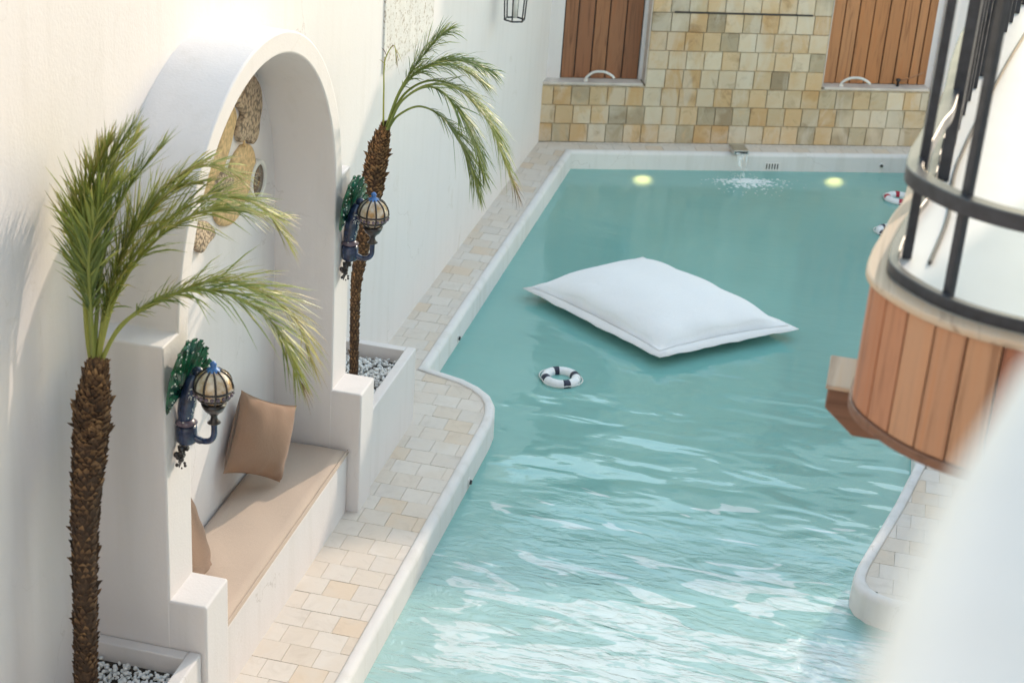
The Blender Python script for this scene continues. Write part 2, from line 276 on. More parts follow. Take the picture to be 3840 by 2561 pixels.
def water_mat():
    m, nt, bs = mat('pool_water'); nt.nodes.remove(bs); L = nt.links.new
    tc = N(nt, 'ShaderNodeTexCoord'); sx = N(nt, 'ShaderNodeSeparateXYZ'); L(tc.outputs['Object'], sx.inputs[0])
    def noise(scale, sxyz, det=3.0, dist=.3, rot=0):
        mp = N(nt, 'ShaderNodeMapping'); mp.inputs['Scale'].default_value = sxyz; mp.inputs['Rotation'].default_value = (0, 0, rot)
        L(tc.outputs['Object'], mp.inputs[0]); z = N(nt, 'ShaderNodeTexNoise', Scale=scale, Detail=det, Distortion=dist); L(mp.outputs[0], z.inputs[0]); return z.outputs[0]
    def mth(op, a, b_, c=None):
        k = N(nt, 'ShaderNodeMath', operation=op)
        for i, v in enumerate((a, b_, c)):
            if v is None: continue
            if isinstance(v, (int, float)): k.inputs[i].default_value = v
            else: L(v, k.inputs[i])
        return k.outputs[0]
    def mr(v, a0, a1, b0, b1):
        k = N(nt, 'ShaderNodeMapRange'); k.interpolation_type = 'SMOOTHSTEP'; L(v, k.inputs[0])
        for i, q in enumerate((a0, a1, b0, b1)): k.inputs[i+1].default_value = q
        return k.outputs[0]
    y = sx.outputs[1]
    near = mr(y, 9.6, 7.2, 0, 1)                     # rough water over the jets at this end of the pool
    mid = mr(y, 12.6, 9.8, 0, 1)
    swell = noise(1.25, (.75, 1.3, 1), 1.0, .3, .2)
    chop = noise(3.6, (.62, 1.5, 1), 1.0, .5, -.15)
    rip = noise(15.0, (.6, 1.7, 1), 2.0, .4, .1)
    boil = noise(7.5, (.6, 1.5, 1), 5.0, 1.4, .35)
    h = mth('MULTIPLY', swell, mth('MULTIPLY_ADD', mid, .030, .010))
    h = mth('ADD', h, mth('MULTIPLY', chop, mth('MULTIPLY_ADD', mid, .014, .004)))
    h = mth('ADD', h, mth('MULTIPLY', rip, mth('MULTIPLY_ADD', mid, -.0017, .0023)))
    h = mth('ADD', h, mth('MULTIPLY', boil, mth('MULTIPLY', near, .028)))
    bp = N(nt, 'ShaderNodeBump', Strength=1.0, Distance=1.0); L(h, bp.inputs['Height'])
    bl = noise(.55, (1, 1, 1), 2.0)
    teal = ramp(nt, [(.35, (.22, .51, .465)), (.65, (.265, .565, .515))]); L(bl, teal.inputs[0])
    aer = mixc(nt, mth('MULTIPLY', mr(y, 9.3, 7.0, 0, 1), .55), teal.outputs[0], (.62, .80, .78))     # bubbles over the jets pale the water
    df = N(nt, 'ShaderNodeBsdfDiffuse'); L(aer, df.inputs[0])
    tp = N(nt, 'ShaderNodeBsdfRefraction'); tp.inputs['Color'].default_value = (.55, .88, .85, 1); tp.inputs['IOR'].default_value = 1.25; tp.inputs['Roughness'].default_value = .55; L(bp.outputs[0], tp.inputs['Normal'])
    body = N(nt, 'ShaderNodeMixShader'); body.inputs[0].default_value = .18; L(df.outputs[0], body.inputs[1]); L(tp.outputs[0], body.inputs[2])
    f1 = noise(4.6, (.34, 1.25, 1), 2.5, .9, .16); f2 = noise(17.0, (.5, 1.4, 1), 4.0, 1.0, .2)  # white patches: sky glints painted into the colour, mixed with foam
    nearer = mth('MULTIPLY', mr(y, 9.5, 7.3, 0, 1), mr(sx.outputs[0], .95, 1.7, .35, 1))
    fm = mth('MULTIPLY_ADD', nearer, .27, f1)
    foam_glint_mask = mth('MULTIPLY', mr(fm, .665, .70, 0, 1), mr(y, 9.6, 9.2, 0, 1))
    brk = mth('MULTIPLY_ADD', mth('MULTIPLY', mr(f2, .50, .60, 0, 1), near), -.75, 1.0)      # glint patches broken up by finer noise over the jets
    foam_glint_mask = mth('MULTIPLY', foam_glint_mask, brk)
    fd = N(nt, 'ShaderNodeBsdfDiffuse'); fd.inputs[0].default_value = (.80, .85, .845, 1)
    b2 = N(nt, 'ShaderNodeMixShader'); L(mth('MULTIPLY', foam_glint_mask, .62), b2.inputs[0]); L(body.outputs[0], b2.inputs[1]); L(fd.outputs[0], b2.inputs[2])
    gl = N(nt, 'ShaderNodeBsdfGlossy'); gl.inputs['Roughness'].default_value = .015; L(bp.outputs[0], gl.inputs['Normal'])
    fr = N(nt, 'ShaderNodeFresnel'); fr.inputs['IOR'].default_value = 2.0; L(bp.outputs[0], fr.inputs['Normal'])
    mx = N(nt, 'ShaderNodeMixShader'); L(fr.outputs[0], mx.inputs[0]); L(b2.outputs[0], mx.inputs[1]); L(gl.outputs[0], mx.inputs[2])
    L(mx.outputs[0], nt.nodes['Material Output'].inputs[0]); return m
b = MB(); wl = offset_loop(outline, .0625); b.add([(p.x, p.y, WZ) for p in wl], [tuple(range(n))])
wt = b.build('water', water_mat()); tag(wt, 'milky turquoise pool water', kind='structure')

# ground sheet with the pool cut out
bm = bmesh.new(); g1 = [bm.verts.new((p[0], p[1], -.022)) for p in offset_loop(outline, .03)]
g2 = [bm.verts.new((x, y, -.022)) for x, y in ((-40, -40), (60, -40), (60, 80), (-40, 80))]
ed = [bm.edges.new((L[i-1], L[i])) for L in (g1, g2) for i in range(len(L))]
bmesh.ops.triangle_fill(bm, edges=ed, use_beauty=True)
me = bpy.data.meshes.new('ground'); bm.to_mesh(me); bm.free(); me.materials.append(M_GROUT)
ground = link('ground', me); tag(ground, 'mortar bed and ground around the pool', kind='structure')

def clip(poly, a, bb):       # keep the part left of a->b
    out = []
    for i in range(len(poly)):
        p, q = poly[i-1], poly[i]
        sp = (bb[0]-a[0])*(p[1]-a[1])-(bb[1]-a[1])*(p[0]-a[0]); sq = (bb[0]-a[0])*(q[1]-a[1])-(bb[1]-a[1])*(q[0]-a[0])
        if sp*sq < 0: t = sp/(sp-sq); out.append((p[0]+(q[0]-p[0])*t, p[1]+(q[1]-p[1])*t))
        if sq >= 0: out.append(q)
    return out
def area(p): return .5*sum(a[0]*b_[1]-b_[0]*a[1] for a, b_ in zip(p, p[1:]+p[:1]))
TX, TY, GAP = .166, .158, .0022
def tile_obj(name, poly, parent, z, m, th=.02):
    cx = sum(p[0] for p in poly)/len(poly); cy = sum(p[1] for p in poly)/len(poly)
    b = MB(); e = .0012; k = len(poly)
    lo = [(x-cx, y-cy, -th) for x, y in poly]; hi = [(x-cx, y-cy, -e) for x, y in poly]
    tp = [((x-cx)*(1-e*12), (y-cy)*(1-e*12), 0) for x, y in poly]
    b.add(lo+hi+tp, [(i, (i+1) % k, k+(i+1) % k, k+i) for i in range(k)]+[(k+i, k+(i+1) % k, 2*k+(i+1) % k, 2*k+i) for i in range(k)]+[tuple(range(2*k, 3*k))])
    o = bpy.data.objects.new(name, b.mesh(name, m)); col.objects.link(o); o.parent = parent; o.location = (cx, cy, z)
    o.rotation_euler = (random.gauss(0, .0022), random.gauss(0, .0022), 0); return o
def struct_slab(name, poly, z0, z1, m, label):
    b = MB(); b.prism(poly, lambda a, c, d: (a, c, d), z0, z1); return tag(b.build(name, m), label, kind='structure')
deck = struct_slab('deck', [(-.02, 3.7), (.93, 3.7), (.93, 9.6), (.3, 10.1), (.3, 15.2), (.3, 15.45), (-.02, 15.3)], -.10, -.005, M_GROUT, 'pale travertine deck between the plaster wall and the pool')
curve = [(.944, 3.8), (.944, 9.527), (.935, 9.66), (.905, 9.79), (.85, 9.90), (.76, 9.985), (.641, 10.055), (.33, 10.148), (-.3, 10.34)]
row = 0; y = 5.1
while y < 15.5:
    off = (row % 2)*TX*.5+.02*math.sin(row*3.1)
    x = .952-TX*8+off
    while x < .95:
        p = [(x+GAP/2, y+GAP/2), (x+TX-GAP/2, y+GAP/2), (x+TX-GAP/2, y+TY-GAP/2), (x+GAP/2, y+TY-GAP/2)]
        ymin = .44 if y < 8.44 else (.47 if y < 9.35 else -.01)
        p = clip(p, (ymin, 20), (ymin, 0))
        if y < 10.16:
            q = p
            for a, c in zip(curve, curve[1:]): q = clip(q, a, c) if q else q
            parts = [q]
            if y+TY > 10.05: 
                q2 = clip(p, (.325, 0), (.325, 20)); parts = [q2] if q2 and area(q2) > area(q or [(0, 0)]*3) else [q]
        else: parts = [clip(p, (.322, 0), (.318, 20))]
        for q in parts:
            if q and y > 14.6: q = clip(q, (5, 15.36+5*.4), (0, 15.36))
            if q and len(q) > 2 and area(q) > .0012: tile_obj('paving_tile', q, deck, random.uniform(-.0012, .0012), M_DECK)
        x += TX
    y += TY; row += 1
# back strip of paving between the pool and the stone wall
strip = struct_slab('paving_strip', [(.32, 15.26), (3.85, 16.66), (3.85, 17.0), (-.02, 15.40), (.2, 15.3)], -.10, -.005, M_GROUT, 'strip of travertine paving under the stone clad wall')
for i in range(23):
    a = Vector((.30+0, 15.235, 0))+BL_U*(i*.166); c = a+BL_U*.162; nb = Vector((-BL_U.y, BL_U.x, 0))
    tile_obj('paving_tile', [(p.x, p.y) for p in (a, c, c+nb*.17, a+nb*.17)], strip, random.uniform(0, .001), M_DECK)
rt = struct_slab('terrace', [(3.51, 8.45), (3.6, 8.33), (6, 8.28), (6, 16), (3.86, 16), (3.82, 9.97), (3.52, 8.62)], -.10, -.005, M_GROUT, 'travertine terrace on the villa side of the pool')
rc = [(6.3, 8.25), (3.65, 8.295), (3.56, 8.325), (3.51, 8.37), (3.487, 8.43), (3.485, 8.50), (3.50, 8.60), (3.55, 8.82), (3.80, 9.974)]
y = 8.2; row = 0
while y < 10.9:
    x = 3.40+(row % 2)*TX*.5
    while x < 4.5:
        q = [(x+GAP/2, y+GAP/2), (x+TX-GAP/2, y+GAP/2), (x+TX-GAP/2, y+TY-GAP/2), (x+GAP/2, y+TY-GAP/2)]
        for a, c in zip(rc, rc[1:]): q = clip(q, c, a) if q else q
        if q and len(q) > 2 and area(q) > .0012: tile_obj('paving_tile', q, rt, random.uniform(-.001, .001), M_DECK)
        x += TX
    y += TY; row += 1

# ------------------------------------------------------------------ left wall
lw = thing('courtyard_wall', (-.15, 6, 0), 'tall white plaster courtyard wall behind the arched seat', 'wall')
b = MB(); b.box(-.35, 0, -3, 15.9, -.1, 4.1); b.build('wall_face', M_WALL, lw)
b = MB(); b.box(-.02, .012, 10.12, 11.28, 2.09, 3.9); b.build('plaster_panel', M_ROUGH, lw, bevel=.004)

# ------------------------------------------------------------------ back wall with stone tiles
BO = Vector((0, 15.40, 0)); BU = Vector((.927, .374, 0)).normalized(); BN = Vector((BU.y, -BU.x, 0)); BANG = math.atan2(BU.y, BU.x)
def bw(u, v, z): return BO+BU*u+BN*v+Vector((0, 0, z))
def bbox(mb, u0, u1, v0, v1, z0, z1):
    vs = [bw(u, v, z) for z in (z0, z1) for v in (v0, v1) for u in (u0, u1)]
    mb.add(vs, [(0, 2, 3, 1), (4, 5, 7, 6), (0, 1, 5, 4), (2, 6, 7, 3), (0, 4, 6, 2), (1, 3, 7, 5)])
back = thing('garden_wall', BO+BU*1.9, 'stone tiled wall with a central pilaster and ledge at the pool end', 'wall')
b = MB(); bbox(b, -.02, 3.95, -.30, -.012, -.1, .575); b.build('ledge_core', M_JOINT, back)
b = MB(); bbox(b, -.02, .99, -.155, .004, .575, .60); bbox(b, 2.83, 3.93, -.155, .004, .575, .60); b.build('ledge_cap', M_CAP, back, bevel=.004)
b = MB(); bbox(b, 1.015, 2.805, -.16, -.012, .575, 2.70); b.build('pilaster_core', M_JOINT, back)
b = MB(); bbox(b, -.3, .19, -.40, -.14, .6, 3.05); bbox(b, .97, 1.01, -.40, -.14, .6, 3.05); bbox(b, 2.81, 2.84, -.40, -.14, .6, 3.05); bbox(b, 3.98, 7.0, -.40, -.06, -.1, 3.05)
b.build('recess_wall', M_WALL, back)
b = MB(); bbox(b, -.4, 7.0, -.45, -.05, 3.05, 3.35); b.build('upper_wall', M_WALL, back)
b = MB(); bbox(b, 1.231, 2.61, -.02, .009, 1.304, 1.322); b.build('water_slot', M_SLOT, back)
TW, TH = .1785, .1868
tm = MB(); hw, hh, th = TW/2-.0014, TH/2-.0014, .014
tm.add([(-hw, -hh, 0), (hw, -hh, 0), (hw, hh, 0), (-hw, hh, 0), (-hw+.004, -hh+.004, th), (hw-.004, -hh+.004, th), (hw-.004, hh-.004, th), (-hw+.004, hh-.004, th)],
       [(4, 5, 6, 7), (0, 1, 5, 4), (1, 2, 6, 5), (2, 3, 7, 6), (3, 0, 4, 7)])
TILE_ME = tm.mesh('stone_tile', M_TILE)
def stone_tile(u, z, wid=1.0, v=-.012):
    o = bpy.data.objects.new('stone_tile', TILE_ME); col.objects.link(o); o.parent = back
    p = bw(u, v+random.uniform(-.003, .003), z)-back.location; o.location = p
    rx = Matrix.Rotation(BANG, 4, 'Z') @ Matrix.Rotation(R(90), 4, 'X')
    o.rotation_euler = rx.to_euler(); o.scale = (wid, 1, 1)
for r in range(15):
    z = TH*(r+.5)
    if r < 3: u0, u1 = -.02, 3.93
    else: u0, u1 = 1.015, 2.805
    sh = (.0, .018, -.012, .01, .025, -.01, .015)[r % 7]
    e = [u0]; u = u0+TW*(.8 if r < 3 else 1)+sh
    while u < u1-.06: e.append(u); u += TW
    e.append(u1)
    for a, c in zip(e, e[1:]): stone_tile((a+c)/2, z, (c-a)/TW)
# side returns of the pilaster
b = MB(); bbox(b, 1.005, 1.0145, -.15, -.004, .601, 2.7); bbox(b, 2.8055, 2.815, -.15, -.004, .601, 2.7); b.build('pilaster_return', M_CAP, back)

def plank_panel(u0, u1, n, m, label, seed):
    rnd = random.Random(seed); t = thing('timber_panel', bw((u0+u1)/2, -.14, .6), label, 'panel')
    b = MB(); bbox(b, u0, u1, -.20, -.165, .602, 2.95); b.build('backing_board', M_SLOT, t)
    ws = [rnd.uniform(.75, 1.3) for _ in range(n)]; s = sum(ws); u = u0
    for wd in ws:
        w_ = wd/s*(u1-u0); b = MB(); bbox(b, u+.006, u+w_-.006, -.165, -.14+rnd.uniform(-.005, .004), .604, 2.95)
        b.build('plank', m, t, bevel=.004); u += w_
plank_panel(.195, .965, 5, M_PLANK, 'dark brown vertical plank panel beside the white courtyard wall', 3)
plank_panel(2.845, 3.975, 8, M_PLANK2, 'golden brown vertical plank panel beside the small rusty tap', 5)

# white curved outlets on the ledge, dark tap
def hose(u, dz, label, flip=1):
    pts = [bw(u-.13*flip, -.05, .60), bw(u-.125*flip, -.045, .64), bw(u-.06*flip, -.02, .70+dz), bw(u+.03*flip, .02, .715+dz), bw(u+.10*flip, .05, .69+dz), bw(u+.125*flip, .06, .665+dz)]
    t = thing('water_outlet', bw(u-.13*flip, -.05, .60), label, 'pipe')
    b = MB(); b.tube(smooth_path(pts, 5), .013, 8); b.build('curved_pipe', M_WHITEPIPE, t, True)
    b = MB(); b.lathe(bw(u-.13*flip, -.05, .60), [(.022, 0), (.022, .012), (.016, .018)], 14); b.build('base_flange', M_WHITEPIPE, t, True)
hose(.56, 0, 'white curved pipe on the ledge before the dark plank panel')
hose(3.15, -.01, 'white curved pipe on the ledge before the golden plank panel')
t = thing('garden_tap', bw(3.62, -.08, .6), 'small rusty tap with a lever on the stone ledge', 'tap')
b = MB(); b.lathe(bw(3.62, -.08, .6), [(.014, 0), (.014, .05), (.022, .055), (.022, .075), (.01, .08)], 12); b.build('tap_body', M_IRON, t, True)
b = MB(); b.tube([bw(3.62, -.08, .65), bw(3.75, -.06, .70), bw(3.86, -.04, .76)], .009, 8); b.build('lever', M_PLANK, t, True)
# ------------------------------------------------------------------ houses behind the stone wall (they shade the far half of the yard)
hb = thing('rear_house', (1.0, 18, 0), 'low white flat roofed house behind the stone tiled wall', 'house')
b = MB(); b.box(-4, 2.19, 17.3, 20, -.1, 4.30); b.build('wall', M_WALL, hb)
b = MB(); b.box(-4.1, 1.69, 17.2, 20.1, 4.302, 4.45); b.build('roof', M_CAP, hb)
b = MB(); b.box(1.70, 2.20, 17.25, 18.3, 4.302, 5.1); b.build('shade_block', M_WALL, hb)  # unseen block, added to keep the courtyard wall in shade
hg = thing('gabled_house', (6, 18, 0), 'white gabled house behind the corner of the yard', 'house')
b = MB(); b.prism([(2.21, -.1), (9.2, -.1), (9.2, 3.1), (4.1, 4.1), (2.65, 5.15), (2.21, 4.7)], lambda a, c, d: (a, d, c), 17.0, 20.5); b.build('wall', M_WALL, hg)
b = MB(); b.prism([(2.63, 5.155), (4.1, 4.105), (9.3, 3.095), (9.3, 3.16), (4.13, 4.18), (2.63, 5.25)], lambda a, c, d: (a, d, c), 16.9, 20.6); b.build('roof', M_CAP, hg)

# ------------------------------------------------------------------ arched alcove seat
AX = .353; Y0, Y1, ZC, RI, RO = 6.205, 8.190, 1.993, .9925, 1.10; YC = (Y0+Y1)/2
alc = thing('arched_alcove', (.2, YC, 0), 'white plaster arched alcove with built-in bench and stepped arms', 'alcove')
for ya, yb in ((5.94, Y0), (Y1, 8.44)):
    b = MB(); b.box(AX-.03, .53, ya+.002, yb-.002, -.05, .782); b.build('armrest', M_ALC, alc, bevel=.012, seg=3)
K = 56; arc = lambda r, a: (YC-r*math.cos(a), ZC+r*math.sin(a)); a2 = math.asin((2.06-ZC)/RO)
outer = [(5.94, -.05), (5.94, 2.06)]+[arc(RO, a2+(math.pi-2*a2)*i/K) for i in range(K+1)]+[(8.44, 2.06), (8.44, -.05)]
inn = [(Y1, -.05)]+[arc(RI, math.pi-math.pi*i/K) for i in range(K+1)]+[(Y0, -.05)]
poly = outer+inn; k = len(poly); bm = bmesh.new()
fr_ = [bm.verts.new((AX, p[0], p[1])) for p in poly]; bk_ = [bm.verts.new((-.01, p[0], p[1])) for p in poly]
e_ = [bm.edges.new((fr_[i], fr_[(i+1) % k])) for i in range(k)]; bmesh.ops.triangle_fill(bm, edges=e_, use_beauty=True)
for i in range(k): bm.faces.new((fr_[i], bk_[i], bk_[(i+1) % k], fr_[(i+1) % k]))
bmesh.ops.dissolve_limit(bm, angle_limit=R(.5), verts=[], edges=[e for e in bm.edges if all(v in fr_ for v in e.verts)])
bmesh.ops.recalc_face_normals(bm, faces=bm.faces); me = bpy.data.meshes.new('arch_surround'); bm.to_mesh(me); bm.free(); me.materials.append(M_ALC)
me.polygons.foreach_set('use_smooth', [True]*len(me.polygons)); ar = link('arch_surround', me, alc)
bv = ar.modifiers.new('bevel', 'BEVEL'); bv.width = .010; bv.segments = 3; bv.limit_method = 'ANGLE'; bv.angle_limit = R(50); bv.harden_normals = True
ar.modifiers.new('wn', 'WEIGHTED_NORMAL').keep_sharp = True
b = MB(); b.box(-.01, .456, Y0+.002, Y1-.002, -.05, .375); b.build('bench_base', M_ALC, alc, bevel=.01, seg=3)
# seat pad
def pad(name, x0, x1, y0, y1, z0, z1, m, nx=14, ny=40):
    b = MB(); vs = []; 
    for s in (0, 1):
        for i in range(nx+1):
            for j in range(ny+1):
                u, v = i/nx, j/ny; ex = min(u, 1-u)*(x1-x0); ey = min(v, 1-v)*(y1-y0); d = min(ex, ey, .03)/.03
                h = math.sqrt(max(0, 1-(1-d)**2)); zc = (z0+z1)/2
                z = zc+(z1-zc)*(h*.9+.1)*(1 if s else -1)+(.004*math.sin(v*23+u*3)*math.sin(u*5) if s else 0)
                vs.append((x0+(x1-x0)*u, y0+(y1-y0)*v, z))
    k = (nx+1)*(ny+1); q = lambda i, j: i*(ny+1)+j; fs = []
    for i in range(nx):
        for j in range(ny):
            f = (q(i, j), q(i+1, j), q(i+1, j+1), q(i, j+1)); fs += [tuple(k+t for t in f), f[::-1]]
    rim = [q(i, 0) for i in range(nx+1)]+[q(nx, j) for j in range(1, ny+1)]+[q(i, ny) for i in range(nx-1, -1, -1)]+[q(0, j) for j in range(ny-1, 0, -1)]
    fs += [(rim[i-1], rim[i], k+rim[i], k+rim[i-1]) for i in range(len(rim))]
    b.add(vs, fs); return b.build(name, m, None, True)
sp_ = tag(pad('seat_pad', .008, .468, Y0+.004, Y1-.004, .376, .432, M_TAN), 'long tan fabric pad lying on the alcove bench', 'seat cushion')
b = MB(); b.tube([(.4625, Y0+.02+(Y1-Y0-.04)*q/30, .4225+.0012*math.sin(q*1.7)) for q in range(31)], .0042, 8); b.build('piping', M_TAN, sp_, True)

def cushion(name, corners, thick, m, label, cat, flange=0, n=26, pinch=.10, sag=0, floor=None):
    T, Rr, B_, L_ = [Vector(c) for c in corners]; nrm = ((Rr-L_).cross(T-B_)).normalized()
    b = MB(); vs = []; rnd = random.Random(len(label)); ph = [rnd.uniform(0, 6) for _ in range(6)]
    for s in (1, -1):
        for i in range(n+1):
            for j in range(n+1):
                u, v = i/n, j/n
                pu = pinch*4*v*(1-v)*(1-4*abs(u-.5)**2*0); 
                uu_ = .5+(u-.5)*(1-pinch*.9*(4*v*(1-v))*(abs(u-.5)*2)**2); vv_ = .5+(v-.5)*(1-pinch*.9*(4*u*(1-u))*(abs(v-.5)*2)**2)
                p = (L_*(1-uu_)+T*uu_)*(1-vv_)+(B_*(1-uu_)+Rr*uu_)*vv_
                e = (max(0, 1-abs(2*u-1)**2.4)*max(0, 1-abs(2*v-1)**2.4))**.55
                wr = .10*math.sin(u*19+ph[0]+3*v)*math.sin(v*5+ph[1])*(1-e)+.07*math.sin(v*23+ph[2]-4*u)*(1-e)+.022*math.sin(9*u+7*v+ph[3])*math.sin(6*v-5*u+ph[4])
                d = thick*(e+wr*min(1, e*6)) if s > 0 else -thick*(.6 if floor is not None else 1)*e
                vs.append(p+nrm*(d*.5*(1 if floor is None else 2)))
    k = (n+1)**2; q = lambda i, j: i*(n+1)+j; fs = []
    for i in range(n):
        for j in range(n):
            f = (q(i, j), q(i+1, j), q(i+1, j+1), q(i, j+1)); fs += [f, tuple(k+t for t in f[::-1])]
    b.add(vs, fs); me = b.mesh(name, m, True)
    bm = bmesh.new(); bm.from_mesh(me); bmesh.ops.remove_doubles(bm, verts=bm.verts, dist=1e-5); bm.to_mesh(me); bm.free()
    return me, nrm
me, _ = cushion('scatter_cushion', [(.055, 7.555, 1.035), (.245, 7.905, .805), (.24, 7.655, .445), (.05, 7.30, .655)], .21, M_PIL, 'a', 'c', pinch=.11)
tag(link('scatter_cushion', me), 'square brown cushion propped on its corner against the alcove back', 'cushion', 'scatter cushions')
me, _ = cushion('scatter_cushion', [(.085, 6.76, .88), (.21, 6.765, .445), (.20, 6.33, .445), (.075, 6.325, .89)], .17, M_PIL, 'bb', 'c', pinch=.08)
tag(link('scatter_cushion', me), 'brown cushion mostly hidden behind the arch pier, only its edge showing', 'cushion', 'scatter cushions')

# wall relief inside the alcove
def relief_mat(name, c, sc, st):
    m, nt, bs = mat(name); tc = N(nt, 'ShaderNodeTexCoord'); v = N(nt, 'ShaderNodeTexVoronoi', Scale=float(sc)); nt.links.new(tc.outputs['Object'], v.inputs[0])
    rp = ramp(nt, [(0, c), (.45, tuple(x*.8 for x in c)), (.75, tuple(x*.35 for x in c))]); nt.links.new(v.outputs['Distance'], rp.inputs[0]); nt.links.new(rp.outputs[0], bs.inputs['Base Color'])
    bs.inputs['Roughness'].default_value = .8; b_ = bump(nt, bs, v.outputs['Distance'], st, .012); b_.invert = True; return m
M_KNOT = relief_mat('knotted_cord', (.66, .50, .35), 52, .9); M_RAF = simple('raffia', (.66, .46, .24), .8, 0, .22, 40, .5)
REL = {'top': [(7.691, 2.699), (7.78, 2.716), (7.864, 2.675), (7.925, 2.601), (7.938, 2.503), (7.907, 2.442), (7.888, 2.364), (7.827, 2.331), (7.73, 2.385), (7.647, 2.396), (7.607, 2.45), (7.631, 2.5), (7.684, 2.538), (7.603, 2.611), (7.616, 2.664), (7.674, 2.67)],
'strip': [(7.563, 2.622), (7.602, 2.561), (7.561, 2.487), (7.508, 2.412), (7.45, 2.357), (7.392, 2.3), (7.324, 2.261), (7.215, 2.267), (7.14, 2.279), (7.153, 2.346), (7.208, 2.384), (7.258, 2.424), (7.33, 2.457), (7.398, 2.514), (7.472, 2.582)],
'drop': [(7.682, 2.369), (7.778, 2.346), (7.851, 2.285), (7.876, 2.2), (7.82, 2.122), (7.74, 2.065), (7.666, 2.006), (7.547, 1.989), (7.403, 2.029), (7.32, 2.111), (7.35, 2.165), (7.434, 2.17), (7.493, 2.209), (7.517, 2.282), (7.582, 2.342)],
'knot': [(7.354, 2.336), (7.449, 2.316), (7.522, 2.25), (7.481, 2.208), (7.39, 2.193), (7.302, 2.239), (7.282, 2.303)],
'low': [(7.077, 2.159), (7.184, 2.137), (7.275, 2.076), (7.306, 2.018), (7.217, 2.004), (7.14, 1.983), (7.057, 2.042), (7.028, 2.11)]}
wd = thing('wall_hanging', (.01, 7.5, 1.98), 'tan knotted fibre wall hanging of leaf shapes inside the arch', 'wall hanging')
for k_, nm, m_, d in (('top', 'knotted_leaf', M_KNOT, .035), ('strip', 'woven_strip', M_RAF, .03), ('drop', 'woven_leaf', M_RAF, .022), ('knot', 'knotted_ball', M_KNOT, .045), ('low', 'knotted_leaf', M_KNOT, .03)):
    P = [Vector((p[0], p[1], 0)) for p in REL[k_]]
    Q = smooth_path(P+[P[0]], 4)[:-1]; c = sum((q for q in Q), Vector())/len(Q); n_ = len(Q)
    vs = []
    for f_, x in ((1, .001), (1, d*.6), (.93, d*.9), (.75, d), (.4, d*1.06)):
        vs += [(x, c.x+(q.x-c.x)*f_, c.y+(q.y-c.y)*f_) for q in Q]
    fs = [(i*n_+j, i*n_+(j+1) % n_, (i+1)*n_+(j+1) % n_, (i+1)*n_+j) for i in range(4) for j in range(n_)]+[tuple(4*n_+j for j in range(n_))]
    b = MB(); b.add(vs, fs); b.build(nm, m_, wd, True)
b = MB(); b.tube([(.02, 7.69, 2.40), (.03, 7.69, 2.36)], .007, 8); b.build('cord', M_RAF, wd)
mr_ = thing('round_mirror', (.02, 7.888, 2.0), 'small round mirror with pale frame beside the fibre hanging', 'mirror')
for nm, r0_, r1_, x0, x1, m_ in (('frame', .088, .112, .002, .03, M_WHITEPIPE), ('glass', 0, .089, .004, .018, None)):
    b = MB(); K = 40; pr = [(r1_, x0), (r1_, x1), (r0_, x1), (r0_, x0)] if r0_ else [(.0001, x0), (r1_, x0), (r1_, x1), (.0001, x1)]
    vs = [(x, 7.888+r*math.cos(2*math.pi*j/K), 2.11+r*math.sin(2*math.pi*j/K)) for r, x in pr for j in range(K)]
    b.add(vs, [(i*K+j, i*K+(j+1) % K, ((i+1) % 4)*K+(j+1) % K, ((i+1) % 4)*K+j) for i in range(4) for j in range(K)])
    b.build(nm, m_ or simple('smoky_glass', (.16, .10, .055), .12, .0, .3, 14, .1), mr_, True)

# ------------------------------------------------------------------ planters
def planter(y0, y1, label, glabel, seed):
    rnd = random.Random(seed); x1 = .505; z = .531; tk = .062
    t = thing('planter', (.25, (y0+y1)/2, 0), label, 'planter', 'planters beside the alcove')
    b = MB(); b.box(x1-tk, x1, y0+.004, y1, -.05, z); b.build('front_wall', M_ALC, t, bevel=.008)
    b = MB(); b.box(0, x1-tk-.001, y1-tk, y1-.002, -.05, z-.002); b.build('end_wall', M_ALC, t, bevel=.006)
    if y0 < 5: b = MB(); b.box(0, x1-tk-.001, y0+.006, y0+tk, -.05, z-.002); b.build('end_wall', M_ALC, t, bevel=.006)
    b = MB(); b.box(0, x1-tk, y0+.002, y1-tk, .05, .43); b.build('soil', M_SOIL, t)
    b = MB()
    base = bmesh.new(); bmesh.ops.create_icosphere(base, subdivisions=1, radius=1); bv_ = [v.co.copy() for v in base.verts]; bf = [tuple(v.index for v in f.verts) for f in base.faces]; base.free()
    cnt = int((y1-y0)*x1*3000)
    for i in range(cnt):
        r = rnd.uniform(.007, .014); c = Vector((rnd.uniform(.015, x1-tk-.02), rnd.uniform(y0+.02, y1-tk-.02), .435+rnd.uniform(0, .028)))
        if c.y > y1-tk-.05 and rnd.random() < .6: continue
        s3 = (r*rnd.uniform(.8, 1.3), r*rnd.uniform(.8, 1.3), r*rnd.uniform(.55, .9)); rot = Matrix.Rotation(rnd.uniform(0, 6.3), 3, (rnd.random(), rnd.random(), rnd.random()+.1))
        b.add([c+rot@Vector((v.x*s3[0], v.y*s3[1], v.z*s3[2])) for v in bv_], bf)
    g = b.build('pebbles', M_PEB, None, True); tag(g, glabel, 'gravel', kind='stuff')
planter(8.442, 9.415, 'white plaster planter box holding the slender leaning palm', 'white pebbles around the slender leaning palm', 1)
planter(4.4, 5.938, 'white plaster planter box holding the thick trunked palm', 'white pebbles in the planter around the thick palm', 2)

